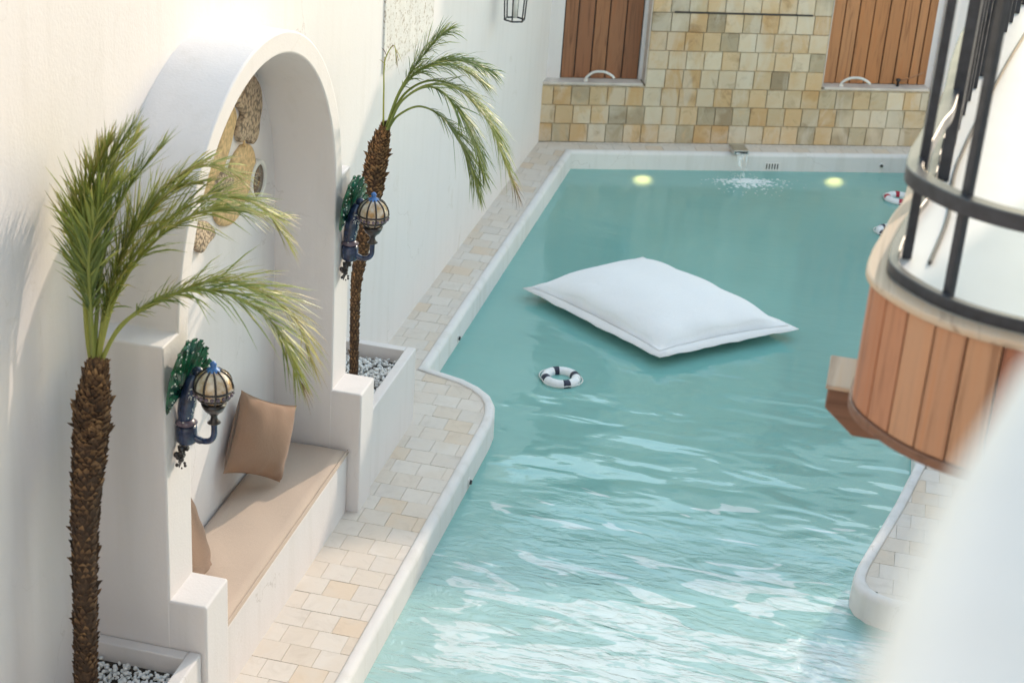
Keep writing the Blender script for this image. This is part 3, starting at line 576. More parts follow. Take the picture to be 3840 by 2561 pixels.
# ------------------------------------------------------------------ palms
def trunk(parent, path, rads, seed, per_ring=12, tb=.42):
    rnd = random.Random(seed); P = smooth_path(path, 8); k = len(P)
    rs = []; nseg = len(rads)-1
    for i in range(k):
        t = i/(k-1)*nseg; a = min(int(t), nseg-1); rs.append(rads[a]+(rads[a+1]-rads[a])*(t-a))
    b = MB(); b.tube(P, [r*.86 for r in rs], 14, tone=.12); b.build('trunk', M_BARK, parent, True)
    b = MB(); L = sum((P[i+1]-P[i]).length for i in range(k-1)); ring = .0165; nr = int(L/ring)
    for q in range(nr):
        t = q/nr*(k-1); i = min(int(t), k-2); f = t-i; c = P[i].lerp(P[i+1], f); r = rs[i]*(1-f)+rs[i+1]*f
        ax = (P[i+1]-P[i]).normalized(); a1 = ax.orthogonal().normalized(); a2 = ax.cross(a1)
        for j in range(per_ring):
            an = 2*math.pi*(j+(q % 2)*.5+rnd.uniform(-.18, .18))/per_ring; o = a1*math.cos(an)+a2*math.sin(an); s = ax.cross(o)
            hgt = rnd.uniform(.016, .034); wdt = r*rnd.uniform(.30, .62); out = r*rnd.uniform(.05, .26)+.002
            if rnd.random() < .12: out *= 1.9; hgt *= 1.25
            c0 = c+o*r*.82; sk = rnd.uniform(-.25, .25)*wdt
            tn = min(1, max(0, rnd.gauss(tb, .2)+.22*(q/nr))); 
            vs = [c0-s*wdt*.55, c0+s*wdt*.55, c0+s*wdt*.4+ax*hgt*.5+o*(out*.55), c0-s*wdt*.4+ax*hgt*.5+o*(out*.55), c0+s*sk+ax*hgt+o*out, c0+s*sk*.8+ax*hgt*.9+o*(out*.25)]
            b.add(vs, [(0, 1, 2, 3), (3, 2, 4), (2, 1, 5, 4), (0, 3, 4, 5)], [tn*.6, tn*.6, tn, tn, min(1, tn+.2), tn*.2])
    tag(b.build('leaf_bases', M_BARK, parent), kind='stuff')
def frond(parent, pts, seed, ll=.24, t0=.22, pairs=64, tone=(.2, .6), dead=0, lift=0, r0=.009, spread=1.0, fa=29, dr=(.25, .6)):
    rnd = random.Random(seed); P = smooth_path(pts, 10); k = len(P); b = MB()
    tn0 = rnd.uniform(*tone)
    b.tube(P, [r0*(1-.85*(i/(k-1)))+.0008 for i in range(k)], 6, tone=[min(.8, tn0+.25)]*(6*k))
    L = [0]
    for i in range(k-1): L.append(L[-1]+(P[i+1]-P[i]).length)
    for q in range(pairs):
        t = t0+(1-t0)*(q+rnd.random()*.6)/pairs
        dist = t*L[-1]; i = max(j for j in range(k) if L[j] <= dist+1e-9); i = min(i, k-2); f = (dist-L[i])/max(1e-6, L[i+1]-L[i])
        c = P[i].lerp(P[i+1], f); tg = (P[i+1]-P[i]).normalized()
        up = Vector((0, 0, 1)); sd_ = tg.cross(up)
        sd_ = sd_.normalized() if sd_.length > .05 else Vector((0, 1, 0)); nm = sd_.cross(tg).normalized()
        tt = (t-t0)/(1-t0); prof_ = (.35+.65*min(1, tt*4))*(1-.55*max(0, tt-.55)/.45)
        for s in (-1, 1):
            if rnd.random() < .06: continue
            an = s*rnd.gauss(R(62), R(26))*spread
            side = sd_*math.sin(an)+nm*math.cos(an)
            fwd = rnd.gauss(R(fa), R(8))*(1.15-.35*tt)
            d = (tg*math.cos(fwd)+side*math.sin(fwd)).normalized(); ln = ll*prof_*rnd.uniform(.75, 1.12)
            wl_ = rnd.uniform(.0026, .0048); wv = d.cross(nm); wv = wv.normalized() if wv.length > .05 else sd_
            wv = (wv+nm*rnd.uniform(-.6, .6)).normalized()
            tip_dead = dead and tt > dead
            tn = min(.86, max(0, rnd.gauss(tn0, .14)+.2*tt)); 
            if tip_dead: tn = rnd.uniform(.86, 1.0)
            droop = rnd.uniform(*dr)*ln; vs = []; tn_ = []
            for g_, ww in ((0, .55), (.3, 1), (.65, .8), (1, .06)):
                p = c+d*(ln*g_)-Vector((0, 0, droop*g_*g_)); vs += [p-wv*wl_*ww, p+wv*wl_*ww]
                v_ = tn+(.12 if g_ == 1 else 0); tn_ += [min(1, v_)]*2
            b.add(vs, [(0, 1, 3, 2), (2, 3, 5, 4), (4, 5, 7, 6)], tn_)
    return b.build('frond', M_LEAF, parent)
pn = thing('palm_tree', (.2, 5.38, .45), 'thick brown trunked palm with upright fronds blown sideways across the arch', 'palm', 'potted palms beside the alcove')
trunk(pn, [(.2, 5.37, .40), (.2, 5.405, .67), (.2, 5.435, 1.029), (.2, 5.471, 1.439), (.2, 5.537, 1.715), (.2, 5.581, 1.896), (.2, 5.627, 2.054), (.2, 5.65, 2.10)], [.056, .055, .056, .062, .074, .080, .052, .030], 11, 12, .33)
NF = [[(0.182, 5.645, 2.072), (0.177, 5.644, 2.355), (0.183, 5.645, 2.62), (0.249, 5.663, 2.915), (0.376, 5.697, 3.116)],
[(0.2, 5.65, 2.083), (0.248, 5.673, 2.355), (0.331, 5.711, 2.543), (0.458, 5.77, 2.709), (0.614, 5.843, 2.808), (0.784, 5.922, 2.778), (0.887, 5.97, 2.636)],
[(0.21, 5.651, 2.095), (0.289, 5.658, 2.252), (0.42, 5.669, 2.385), (0.619, 5.687, 2.477), (0.814, 5.704, 2.455), (0.956, 5.716, 2.341), (1.047, 5.724, 2.121)],
[(0.205, 5.652, 2.093), (0.296, 5.685, 2.271), (0.445, 5.739, 2.379), (0.641, 5.811, 2.469), (0.821, 5.876, 2.423), (0.953, 5.924, 2.289), (1.014, 5.946, 2.111)],
[(0.17, 5.658, 2.074), (0.147, 5.664, 2.342), (0.136, 5.667, 2.604), (0.197, 5.651, 2.858), (0.291, 5.626, 3.048)],
[(0.158, 5.674, 2.065), (0.136, 5.687, 2.213), (0.128, 5.691, 2.424), (0.102, 5.707, 2.622), (0.125, 5.693, 2.76)],
[(0.196, 5.647, 2.094), (0.238, 5.676, 2.371), (0.308, 5.725, 2.591), (0.396, 5.787, 2.749), (0.483, 5.848, 2.833), (0.568, 5.908, 2.844)],
[(0.196, 5.647, 2.094), (0.259, 5.699, 2.365), (0.356, 5.781, 2.558), (0.495, 5.898, 2.687), (0.649, 6.027, 2.702), (0.792, 6.147, 2.643)],
[(0.184, 5.647, 2.092), (0.212, 5.652, 2.377), (0.256, 5.66, 2.626), (0.341, 5.675, 2.853), (0.481, 5.699, 3.043)],
[(0.19, 5.64, 2.09), (0.205, 5.60, 2.37), (0.235, 5.55, 2.62), (0.30, 5.52, 2.82), (0.40, 5.50, 2.95)],
[(0.195, 5.65, 2.09), (0.235, 5.70, 2.36), (0.29, 5.77, 2.60), (0.40, 5.86, 2.80), (0.55, 5.95, 2.90), (0.68, 6.02, 2.86)],
[(0.18, 5.65, 2.08), (0.165, 5.68, 2.36), (0.165, 5.72, 2.62), (0.21, 5.78, 2.85), (0.30, 5.84, 3.0)]]
for i, p in enumerate(NF):
    up_ = i in (0, 4, 5, 6, 8, 9, 11)
    frond(pn, p, 100+i, .28 if up_ else .26, (.28, .16, .24, .22, .26, .40, .18, .18, .22, .25, .22, .3)[i], 108 if i != 5 else 44, (.38, .66) if up_ else (.48, .72), .95 if i == 2 else 0, fa=25 if up_ else 30, dr=(.03, .2) if up_ else (.15, .45))
pf = thing('palm_tree', (.238, 8.95, .45), 'slender leaning palm with drooping brown tipped fronds beside the pool deck', 'palm', 'potted palms beside the alcove')
trunk(pf, [(.24, 8.95, .40), (.236, 8.95, .807), (.239, 8.95, 1.129), (.278, 8.95, 1.419), (.323, 8.95, 1.758), (.351, 8.95, 1.978), (.390, 8.93, 2.121), (.40, 8.91, 2.16)], [.030, .030, .034, .052, .073, .066, .030, .020], 12, 10, .62)
FF = [[(0.404, 8.907, 2.137), (0.468, 8.93, 2.355), (0.555, 8.962, 2.524), (0.654, 8.998, 2.667), (0.721, 9.022, 2.732)],
[(0.406, 8.902, 2.139), (0.498, 8.91, 2.403), (0.643, 8.923, 2.546), (0.828, 8.939, 2.59), (1.004, 8.954, 2.546)],
[(0.412, 8.907, 2.138), (0.484, 8.926, 2.306), (0.636, 8.967, 2.418), (0.817, 9.016, 2.39), (0.972, 9.057, 2.217), (1.055, 9.08, 2.037), (1.156, 9.107, 1.8)],
[(0.419, 8.9, 2.141), (0.482, 8.9, 2.236), (0.609, 8.9, 2.305), (0.753, 8.9, 2.247), (0.891, 8.9, 2.071), (0.977, 8.9, 1.844)],
[(0.405, 8.912, 2.135), (0.497, 8.965, 2.349), (0.65, 9.053, 2.422), (0.835, 9.16, 2.326), (0.959, 9.231, 2.137), (1.04, 9.278, 1.917)],
[(0.404, 8.916, 2.134), (0.469, 8.97, 2.357), (0.569, 9.054, 2.476), (0.716, 9.178, 2.488), (0.872, 9.309, 2.369)],
[(0.416, 8.895, 2.142), (0.511, 8.878, 2.337), (0.682, 8.848, 2.444), (0.848, 8.818, 2.348), (0.965, 8.798, 2.165), (1.03, 8.786, 1.97)]]
for i, p in enumerate(FF):
    frond(pf, p, 200+i, (.28, .24, .22, .2, .22, .24, .2)[i], (.45, .35, .3, .35, .32, .3, .35)[i], 88, (.3, .6), .8 if i == 2 else 0, r0=.008)
frond(pf, [(0.393, 8.9, 2.153), (0.389, 8.9, 2.366), (0.39, 8.9, 2.545), (0.441, 8.9, 2.639), (0.458, 8.9, 2.528)], 299, .10, .55, 10, (.95, 1), .01, r0=.005)

# ------------------------------------------------------------------ peacock lamps
def gem(name, c, rough=.22, c2=None, metal=0):
    m, nt, bs = mat(name); tc = N(nt, 'ShaderNodeTexCoord'); nz = N(nt, 'ShaderNodeTexNoise', Scale=26.0, Detail=4.0); nt.links.new(tc.outputs['Object'], nz.inputs[0])
    rp = ramp(nt, [(.35, c), (.7, c2 or tuple(x*1.8 for x in c))]); nt.links.new(nz.outputs[0], rp.inputs[0]); nt.links.new(rp.outputs[0], bs.inputs['Base Color'])
    bs.inputs['Roughness'].default_value = rough; bs.inputs['Metallic'].default_value = metal; bs.inputs['Coat Weight'].default_value = .5; bump(nt, bs, nz.outputs[0], .25, .003); return m
M_GREEN = gem('green_enamel', (.003, .035, .017), .2, (.012, .15, .07)); M_NAVY = gem('navy_enamel', (.010, .016, .045), .26, (.035, .06, .14))
M_BEAD = gem('pearl_bead', (.55, .58, .55), .2, (.8, .8, .75)); M_BLUE = gem('blue_enamel', (.03, .12, .38), .3, (.08, .25, .6)); M_LEAD = gem('dark_bronze', (.010, .008, .008), .35, (.035, .02, .016))
M_GLASS = gem('amber_pearl_glass', (.42, .24, .09), .10, (.82, .75, .64)); M_PINK = gem('mauve_enamel', (.10, .07, .10), .3, (.22, .16, .2))
def peacock(yc, label):
    t = thing('wall_lamp', (AX, yc, 1.52), label, 'lamp', 'peacock wall lamps on the arch piers')
    fy, fz = yc+.005, 1.80
    b = MB(); pl = [(0.0, -.02)]
    for i in range(25):
        a = R(-86+i*172/24); pl.append((math.sin(a)*(.246-.03*abs(a)/1.4), math.cos(a)*(.246-.03*abs(a)/1.4)))
    b.add([(AX+.006+.046*math.hypot(p, q)/.21, fy+p, fz+q) for p, q in pl]+[(AX+.018+.046*math.hypot(p, q)/.21, fy+p, fz+q) for p, q in pl],
          [(0, i, i+1) for i in range(1, 25)]+[(26, 26+i+1, 26+i) for i in range(1, 25)]+[(i, (i+1) % 26, 26+(i+1) % 26, 26+i) for i in range(26)])
    b.build('tail_fan', M_GREEN, t)
    NFE = 17
    for i in range(NFE):
        a = R(-84+i*168/(NFE-1))     # fan angle from vertical, along the wall
        dy, dz = math.sin(a), math.cos(a); Ln = .215-.03*abs(a)/1.4
        b = MB(); vs = []; fs = []; K = 9
        for q in range(K+1):
            s_ = q/K; r = .04+Ln*s_; wdt = (.005+.0155*min(1, s_*1.05))*(1 if s_ < .9 else .8); xo = .018+.045*s_+(.010 if i % 2 else 0)
            cpt = Vector((AX+xo, fy+dy*r, fz+dz*r)); pr = Vector((0, dz, -dy))
            vs += [cpt-pr*wdt, cpt+Vector((.012, 0, 0)), cpt+pr*wdt, cpt-Vector((.006, 0, 0))]
        for q in range(K):
            for j in range(4): fs.append((q*4+j, q*4+(j+1) % 4, q*4+4+(j+1) % 4, q*4+4+j))
        fs += [(3, 2, 1, 0), (K*4, K*4+1, K*4+2, K*4+3)]
        b.add(vs, fs); fe = b.build('tail_feather', M_GREEN, t, False)
        for q_, r_ in ((.93, .0042), (.70, .0030)):
            b = MB(); b.sphere((AX+.030+.045*q_+(.010 if i % 2 else 0), fy+dy*(.04+Ln*q_), fz+dz*(.04+Ln*q_)), r_, 8, 6); b.build('feather_bead', M_BEAD, fe, True)
    # body: neck and breast in front of the fan, tapering to the plinth
    P = [(AX+.03, yc+.03, 1.585), (AX+.036, yc+.028, 1.65), (AX+.045, yc+.02, 1.72), (AX+.058, yc+.02, 1.79), (AX+.068, yc+.03, 1.84), (AX+.078, yc+.045, 1.875)]
    b = MB(); b.tube(smooth_path(P, 5), [.025+.014*math.sin(i/25*math.pi) for i in range(26)], 14); bo = b.build('body', M_NAVY, t, True)
    b = MB(); b.sphere((AX+.088, yc+.055, 1.89), .024, 14, 10, (1.15, 1, 1)); b.build('head', M_NAVY, t, True)
    b = MB(); b.lathe((AX+.118, yc+.06, 1.888), [(.007, 0), (.001, .008)], 8); b.tube([(AX+.108, yc+.06, 1.892), (AX+.135, yc+.065, 1.884)], [.008, .001], 8); b.build('beak', M_LEAD, t, True)
    b = MB(); rnd = random.Random(3)
    for i in range(80):
        s_ = rnd.random(); an = rnd.uniform(-1.4, 1.4); z_ = 1.66+.20*s_; rr_ = .039
        b.sphere((AX+.03+.045*s_+rr_*math.cos(an), yc+.025+rr_*math.sin(an), z_), .0042, 6, 4)
    tag(b.build('body_beads', M_BEAD, t, True), kind='stuff')
    b = MB(); b.lathe((AX+.045, yc+.02, 1.555), [(.02, -.01), (.040, 0), (.046, .01), (.046, .075), (.040, .085), (.022, .09)], 18); b.build('plinth', M_NAVY, t, True)
    b = MB(); b.lathe((AX+.045, yc+.02, 1.645), [(.038, 0), (.05, .006), (.03, .022), (.012, .03)], 16); b.build('collar', M_PINK, t, True)
    # foot tendrils
    b = MB(); rnd = random.Random(5)
    for i in range(15): b.sphere((AX+.025+rnd.uniform(-.01, .03), yc-.005+rnd.uniform(-.035, .03), 1.535-i*.0065+rnd.uniform(-.006, .006)), rnd.uniform(.009, .018)*(1-.035*i), 8, 6)
    b.tube([(AX+.03, yc, 1.54), (AX+.03, yc-.004, 1.49), (AX+.02, yc-.012, 1.435)], [.02, .013, .002], 8); b.build('foot_finial', M_LEAD, t, True)
    # arm and globe
    gx, gy, gz, gr_ = .528, yc+.02, 1.850, .084
    b = MB(); b.tube(smooth_path([(AX+.08, yc+.02, 1.585), (AX+.11, yc+.02, 1.572), (AX+.15, yc+.02, 1.578), (gx-.003, gy, 1.605), (gx, gy, 1.65), (gx, gy, 1.69)], 5), [.017]*6+[.014]*20, 10); b.build('arm', M_NAVY, t, True)
    b = MB(); b.lathe((gx, gy, 1.675), [(.02, -.006), (.030, 0), (.018, .012), (.014, .03), (.022, .045), (.040, .06), (.050, .078), (.056, .094)], 20); b.build('globe_cup', M_LEAD, t, True)
    b = MB(); b.sphere((gx, gy, gz), gr_, 28, 18); gb = b.build('globe', M_GLASS, t, True)
    for i in range(10):
        a = 2*math.pi*(i+.3)/10; b = MB()
        pts = [(gx+(gr_+.001)*math.cos(ph)*math.cos(a), gy+(gr_+.001)*math.cos(ph)*math.sin(a), gz+(gr_+.001)*math.sin(ph)) for ph in [R(-70+i2*13.5) for i2 in range(12)]]
        b.tube(pts, .0052, 6); b.build('globe_rib', M_LEAD, gb, True)
    for ph in (R(-4), R(-32)):
        b = MB(); K = 32; rr_ = (gr_+.001)*math.cos(ph); pts = [(gx+rr_*math.cos(2*math.pi*j/K), gy+rr_*math.sin(2*math.pi*j/K), gz+(gr_+.001)*math.sin(ph)) for j in range(K+1)]
        b.tube(pts, .0055, 6, False); b.build('globe_band', M_LEAD, gb, True)
    b = MB()
    for j in range(20):
        a = 2*math.pi*j/20; ph = R(-18); b.sphere((gx+(gr_+.002)*math.cos(ph)*math.cos(a), gy+(gr_+.002)*math.cos(ph)*math.sin(a), gz+(gr_+.002)*math.sin(ph)), .0095, 8, 6)
    b.build('jewel_band', M_PINK, gb, True)
    b = MB(); b.lathe((gx, gy, gz+gr_*.94), [(.036, -.008), (.030, .004), (.016, .012), (.012, .02), (.016, .028), (.012, .038), (.003, .044)], 16); b.build('finial', M_BLUE, t, True)
peacock(6.045, 'green tailed peacock wall lamp with amber globe on the pier nearest the thick palm')
peacock(8.30, 'green tailed peacock wall lamp with amber globe in front of the slender palm trunk')

# ------------------------------------------------------------------ wall lantern
t = thing('wall_lantern', (0, 13.2, 1.72), 'black iron cage lantern high on the shaded courtyard wall', 'lantern')
lx, ly, lz = .17, 13.2, 1.745; S3 = .085
def hexp(r, z): return [(lx+r*math.cos(R(60*i+30)), ly+r*math.sin(R(60*i+30)), z) for i in range(6)]
b = MB()
for r, z in ((.085, lz), (.105, lz+.34)): p = hexp(r, z); b.tube(p+[p[0]], .007, 6, False)
for a, c in zip(hexp(.085, lz), hexp(.105, lz+.34)): b.tube([a, c], .006, 6)
b.build('cage', M_IRON, t)
b = MB(); b.lathe((lx, ly, lz+.34), [(.12, 0), (.11, .01), (.05, .09), (.02, .11)], 6); b.build('lantern_roof', M_IRON, t)
b = MB(); b.tube([(lx, ly, lz+.45), (lx, ly, lz+.50), (.08, ly, lz+.52), (.0, ly, lz+.50)], .009, 8); b.box(0, .012, ly-.05, ly+.05, lz+.42, lz+.58); b.build('bracket', M_IRON, t)
b = MB(); b.lathe((lx, ly, lz+.02), [(.02, 0), (.022, .16), (.002, .18)], 12); b.build('candle', M_WHITEPIPE, t, True)

# ------------------------------------------------------------------ things in the pool
me, _ = cushion('pool_float', [(1.46, 12.95, WZ+.11), (2.755, 12.03, WZ+.11), (1.87, 11.205, WZ+.11), (.72, 12.005, WZ+.11)], .20, M_FLOAT, 'fl', 'c', n=56, pinch=.06, floor=0)
fo = thing('pool_float', (1.7, 12.3, WZ), 'large white pillow shaped float lying on the pool water', 'pool float')
o = link('pillow_cover', me, fo)
b = MB(); C4 = [Vector(c) for c in [(1.46, 12.95, WZ+.11), (2.755, 12.03, WZ+.11), (1.87, 11.205, WZ+.11), (.72, 12.005, WZ+.11)]]; cc = sum(C4, Vector())/4
pts_in = []; pts_out = []
for i in range(4):
    a, c = C4[i], C4[(i+1) % 4]
    for j in range(16):
        s_ = j/16; inw = .11*4*s_*(1-s_); p = a.lerp(c, s_); p = p+(cc-p)*(inw*.35)
        wv = .004*math.sin(j*2.3+i)+.003*math.sin(j*5.1)
        pts_in.append(p+(cc-p).normalized()*.03); q = p-(cc-p).normalized()*.075; q.z += wv-.022; pts_out.append(q)
k = len(pts_in); b.add(pts_in+pts_out+[p+Vector((0, 0, -.006)) for p in pts_in]+[p+Vector((0, 0, -.006)) for p in pts_out],
    [f for i in range(k) for f in ((i, (i+1) % k, k+(i+1) % k, k+i), (2*k+i, 3*k+i, 3*k+(i+1) % k, 2*k+(i+1) % k), (k+i, k+(i+1) % k, 3*k+(i+1) % k, 3*k+i))])
b.build('flange', M_FLOAT, fo, True)
M_FOAMW = simple('white_foam_ring', (.80, .80, .80), .5, 0, .04, 30); M_NVY = simple('navy_band', (.02, .025, .05), .5); M_RED = simple('red_band', (.45, .02, .04), .5); M_ROPE = simple('white_rope', (.7, .69, .66), .8)
def ring(cx, cy, ang, mband, label, Rm=.110, rm=.034):
    t = thing('life_ring', (cx, cy, WZ), label, 'life ring', 'toy life rings in the pool'); cz = WZ+.012
    def arc(a0, a1, r, nn, rad=Rm, dz=0): return [(cx+rad*math.cos(a0+(a1-a0)*i/nn), cy+rad*math.sin(a0+(a1-a0)*i/nn), cz+dz) for i in range(nn+1)]
    b = MB(); b.tube(arc(0, 2*math.pi, rm, 48), rm, 16, False); b.build('ring', M_FOAMW, t, True)
    for i in range(4):
        a = ang+i*math.pi/2; b = MB(); b.tube(arc(a-.20, a+.20, rm, 6), rm*1.05, 16); b.build('band', mband, t, True)
        b = MB(); a2 = a+math.pi/2; P = [(cx+(Rm+rm*1.0+.018*math.sin(math.pi*s_/8))*math.cos(a+(a2-a)*s_/8), cy+(Rm+rm+.018*math.sin(math.pi*s_/8))*math.sin(a+(a2-a)*s_/8), cz+.004) for s_ in range(9)]
        b.tube(P, .0045, 6); b.build('rope', M_ROPE, t, True)
ring(1.24, 10.69, .55, M_NVY, 'small white life ring with navy bands floating next to the pillow float')
ring(3.50, 15.62, .2, M_RED, 'small white life ring with red bands floating on the pool')
ring(3.46, 14.68, .9, M_NVY, 'small white life ring with navy bands floating next to the red banded one')

# spout, jets, vent, lights on the far pool wall
FO = Vector((.314, 15.242, 0)); FN = Vector((BL_U.y, -BL_U.x, 0))
def fw_(u, v, z): return FO+BL_U*u+FN*v+Vector((0, 0, z))
def fbox(mb, u0, u1, v0, v1, z0, z1):
    mb.add([fw_(u, v, z) for z in (z0, z1) for v in (v0, v1) for u in (u0, u1)], [(0, 2, 3, 1), (4, 5, 7, 6), (0, 1, 5, 4), (2, 6, 7, 3), (0, 4, 6, 2), (1, 3, 7, 5)])
us = 1.70
t = thing('water_spout', fw_(us, .02, .03), 'steel water spout block on the coping below the stone pilaster', 'spout')
b = MB(); fbox(b, us-.075, us+.075, -.06, .15, .036, .075); b.build('spout_body', M_STEEL, t, bevel=.004)
b = MB(); fbox(b, us-.062, us+.062, .1505, .153, .045, .063); b.build('spout_mouth', M_SLOT, t)
M_SPRAY, snt, sbs = mat('clear_water_sheet'); sbs.inputs['Base Color'].default_value = (.9, .95, .95, 1); sbs.inputs['Roughness'].default_value = .15
tpn = N(snt, 'ShaderNodeBsdfTransparent'); mxn = N(snt, 'ShaderNodeMixShader'); mxn.inputs[0].default_value = .42; tcn = N(snt, 'ShaderNodeTexCoord'); nzn = N(snt, 'ShaderNodeTexNoise', Scale=28.0, Detail=3.0)
mpn = N(snt, 'ShaderNodeMapping'); mpn.inputs['Scale'].default_value = (1, 1, .2); snt.links.new(tcn.outputs['Object'], mpn.inputs[0]); snt.links.new(mpn.outputs[0], nzn.inputs[0])
rpn = ramp(snt, [(.42, (0, 0, 0)), (.66, (.75, .75, .75))]); snt.links.new(nzn.outputs[0], rpn.inputs[0]); snt.links.new(rpn.outputs[0], mxn.inputs[0])
snt.links.new(tpn.outputs[0], mxn.inputs[1]); snt.links.new(sbs.outputs[0], mxn.inputs[2]); snt.links.new(mxn.outputs[0], snt.nodes['Material Output'].inputs[0])
b = MB(); vs = []; K = 8
for i in range(K+1):
    s_ = i/K
    for uu_ in range(7): vs.append(fw_(us+(uu_/6-.5)*(.12-.02*s_), .154+.08*s_, .054-.215*s_*s_))
b.add(vs, [(i*7+j, i*7+j+1, i*7+8+j, i*7+7+j) for i in range(K) for j in range(6)])
sf = b.build('falling_water', M_SPRAY, None, True); tag(sf, 'thin sheet of water falling from the steel spout', 'water', kind='stuff')
M_FOAM = simple('splash_foam', (.80, .86, .86), .6, 0, .05, 40)
b = MB(); rnd = random.Random(9)
for i in range(420):
    a = rnd.uniform(0, 6.28); rr_ = abs(rnd.gauss(0, .17)); u = us+.03+rr_*math.cos(a)*1.3; v = .30+abs(rr_*math.sin(a))*1.2
    r = rnd.uniform(.004, .013)*(1.2-min(1, rr_*2)); p = fw_(u, v, WZ+.001); b.sphere(p, max(.002, r), 6, 4, (rnd.uniform(1, 2.4), 1, .5))
for i in range(60):
    u = us+rnd.gauss(0, .08); p = fw_(u, .24+rnd.uniform(-.03, .1), WZ+abs(rnd.gauss(0, .04))); b.sphere(p, rnd.uniform(.002, .0045), 5, 4)
tag(b.build('splash', M_FOAM, None, True), 'white splash where the spout water lands', 'splash', kind='stuff')
t = thing('overflow_grille', fw_(2.03, .066, -.12), 'small slotted overflow grille in the pool wall beside the steel spout', 'grille')
b = MB(); fbox(b, 1.98, 2.14, .064, .068, -.15, -.075); b.build('plate', M_LIP, t)
for i in range(5): b = MB(); fbox(b, 1.995+i*.028, 2.007+i*.028, .068, .070, -.14, -.085); b.build('slot', M_SLOT, t)
def jet(p, nrm, label):
    t = thing('pool_jet', p, label, 'nozzle', 'nozzles in the pool walls'); p = Vector(p); nrm = Vector(nrm); a = nrm.orthogonal().normalized(); c = nrm.cross(a)
    for nm, r, d, m_ in (('escutcheon', .028, .006, M_LIP), ('nozzle', .015, .018, M_IRON)):
        b = MB(); b.tube([p-nrm*.004, p+nrm*d], r, 14); b.build(nm, m_, t)
jet(fw_(3.18, .066, -.09), FN, 'small black nozzle in the pool end wall beyond the overflow grille')
jet((.946+.064, 8.97, -.12), (1, 0, 0), 'dark nozzle in the pool wall below the curved deck edge')
jet((.387, 11.0, -.12), (1, 0, 0), 'dark nozzle in the pool wall under the shaded deck strip')
M_LAMP, lnt, lbs = mat('warm_pool_lamp'); lbs.inputs['Emission Color'].default_value = (1, .60, .20, 1); lbs.inputs['Emission Strength'].default_value = 4.5; lbs.inputs['Base Color'].default_value = (.8, .7, .4, 1)
for uu_, lab in ((.76, 'glowing underwater lamp on the dark plank panel side of the spout'), (2.71, 'glowing underwater lamp on the golden plank panel side of the spout')):
    t = thing('underwater_lamp', fw_(uu_, .066, -.37), lab, 'lamp', 'underwater pool lamps'); p = fw_(uu_, .066, -.37)
    b = MB(); b.tube([p, p+FN*.02], .10, 20); b.build('bezel', M_STEEL, t)
    b = MB(); b.tube([p+FN*.01, p+FN*.032], .082, 20); b.build('lens', M_LAMP, t)

# ------------------------------------------------------------------ balcony with rounded corner and railing
bal = thing('balcony', (4.2, 5.5, 3.1), 'rounded teak clad balcony with black metal railing above the pool', 'balcony')
path0 = [(5.2, 4.10), (4.6, 4.105), (4.0, 4.11), (3.72, 4.118), (3.566, 4.138), (3.46, 4.170), (3.37, 4.225), (3.30, 4.30), (3.262, 4.36), (3.250, 4.42), (3.258, 4.55), (3.277, 4.68), (3.302, 4.86), (3.33, 5.0), (3.345, 5.2), (3.36, 5.5), (3.375, 5.7), (3.40, 5.97), (3.47, 6.49), (3.53, 6.9), (3.61, 7.5), (3.72, 8.1)]
PB = [Vector((p.x, p.y)) for p in smooth_path([(a, c, 0) for a, c in path0], 6)]
def off_path(d):
    out = []
    for i, p in enumerate(PB):
        t_ = (PB[min(i+1, len(PB)-1)]-PB[max(i-1, 0)]).normalized(); nv = Vector((t_.y, -t_.x)); nv = -nv
        out.append(p-nv*d)
    return out
# outward = away from the villa
test = off_path(.1); sgn = 1 if test[40].x < PB[40].x else -1
def OP(d): return off_path(d*sgn)
def ribbon(mb, d0, d1, z0, z1):
    A, B_ = OP(d0), OP(d1); n_ = len(A); vs = [(p.x, p.y, z0) for p in A]+[(p.x, p.y, z0) for p in B_]+[(p.x, p.y, z1) for p in A]+[(p.x, p.y, z1) for p in B_]
    fs = []
    for i in range(n_-1):
        fs += [(i, i+1, n_+i+1, n_+i), (2*n_+i, 3*n_+i, 3*n_+i+1, 2*n_+i+1), (i, 2*n_+i, 2*n_+i+1, i+1), (n_+i, n_+i+1, 3*n_+i+1, 3*n_+i)]
    fs += [(0, n_, 3*n_, 2*n_), (n_-1, 3*n_-1, 4*n_-1, 2*n_-1)][:1]; mb.add(vs, fs)
def slab(mb, d, z0, z1):
    A = [(p.x, p.y) for p in OP(d)]+[(5.2, 8.3)]; mb.prism(A, lambda a, c, q: (a, c, q), z0, z1)
b = MB(); slab(b, .03, 3.30, 3.492); b.build('floor_slab', M_FLOOR, bal)
b = MB(); slab(b, .04, 3.09, 3.295); b.build('soffit', M_BEAM, bal)
b = MB(); ribbon(b, .032, .092, 3.456, 3.480); b.build('timber_cap', M_WCAP, bal, bevel=.008)
b = MB(); ribbon(b, .010, .037, 3.482, 3.518); b.build('bottom_rail', M_BLACK, bal, bevel=.003)
b = MB(); ribbon(b, -.012, .034, 3.745, 3.790); b.build('middle_rail', M_BLACK, bal, bevel=.004)
b = MB(); ribbon(b, -.015, .04, 4.50, 4.545); b.build('handrail', M_BLACK, bal, bevel=.004)
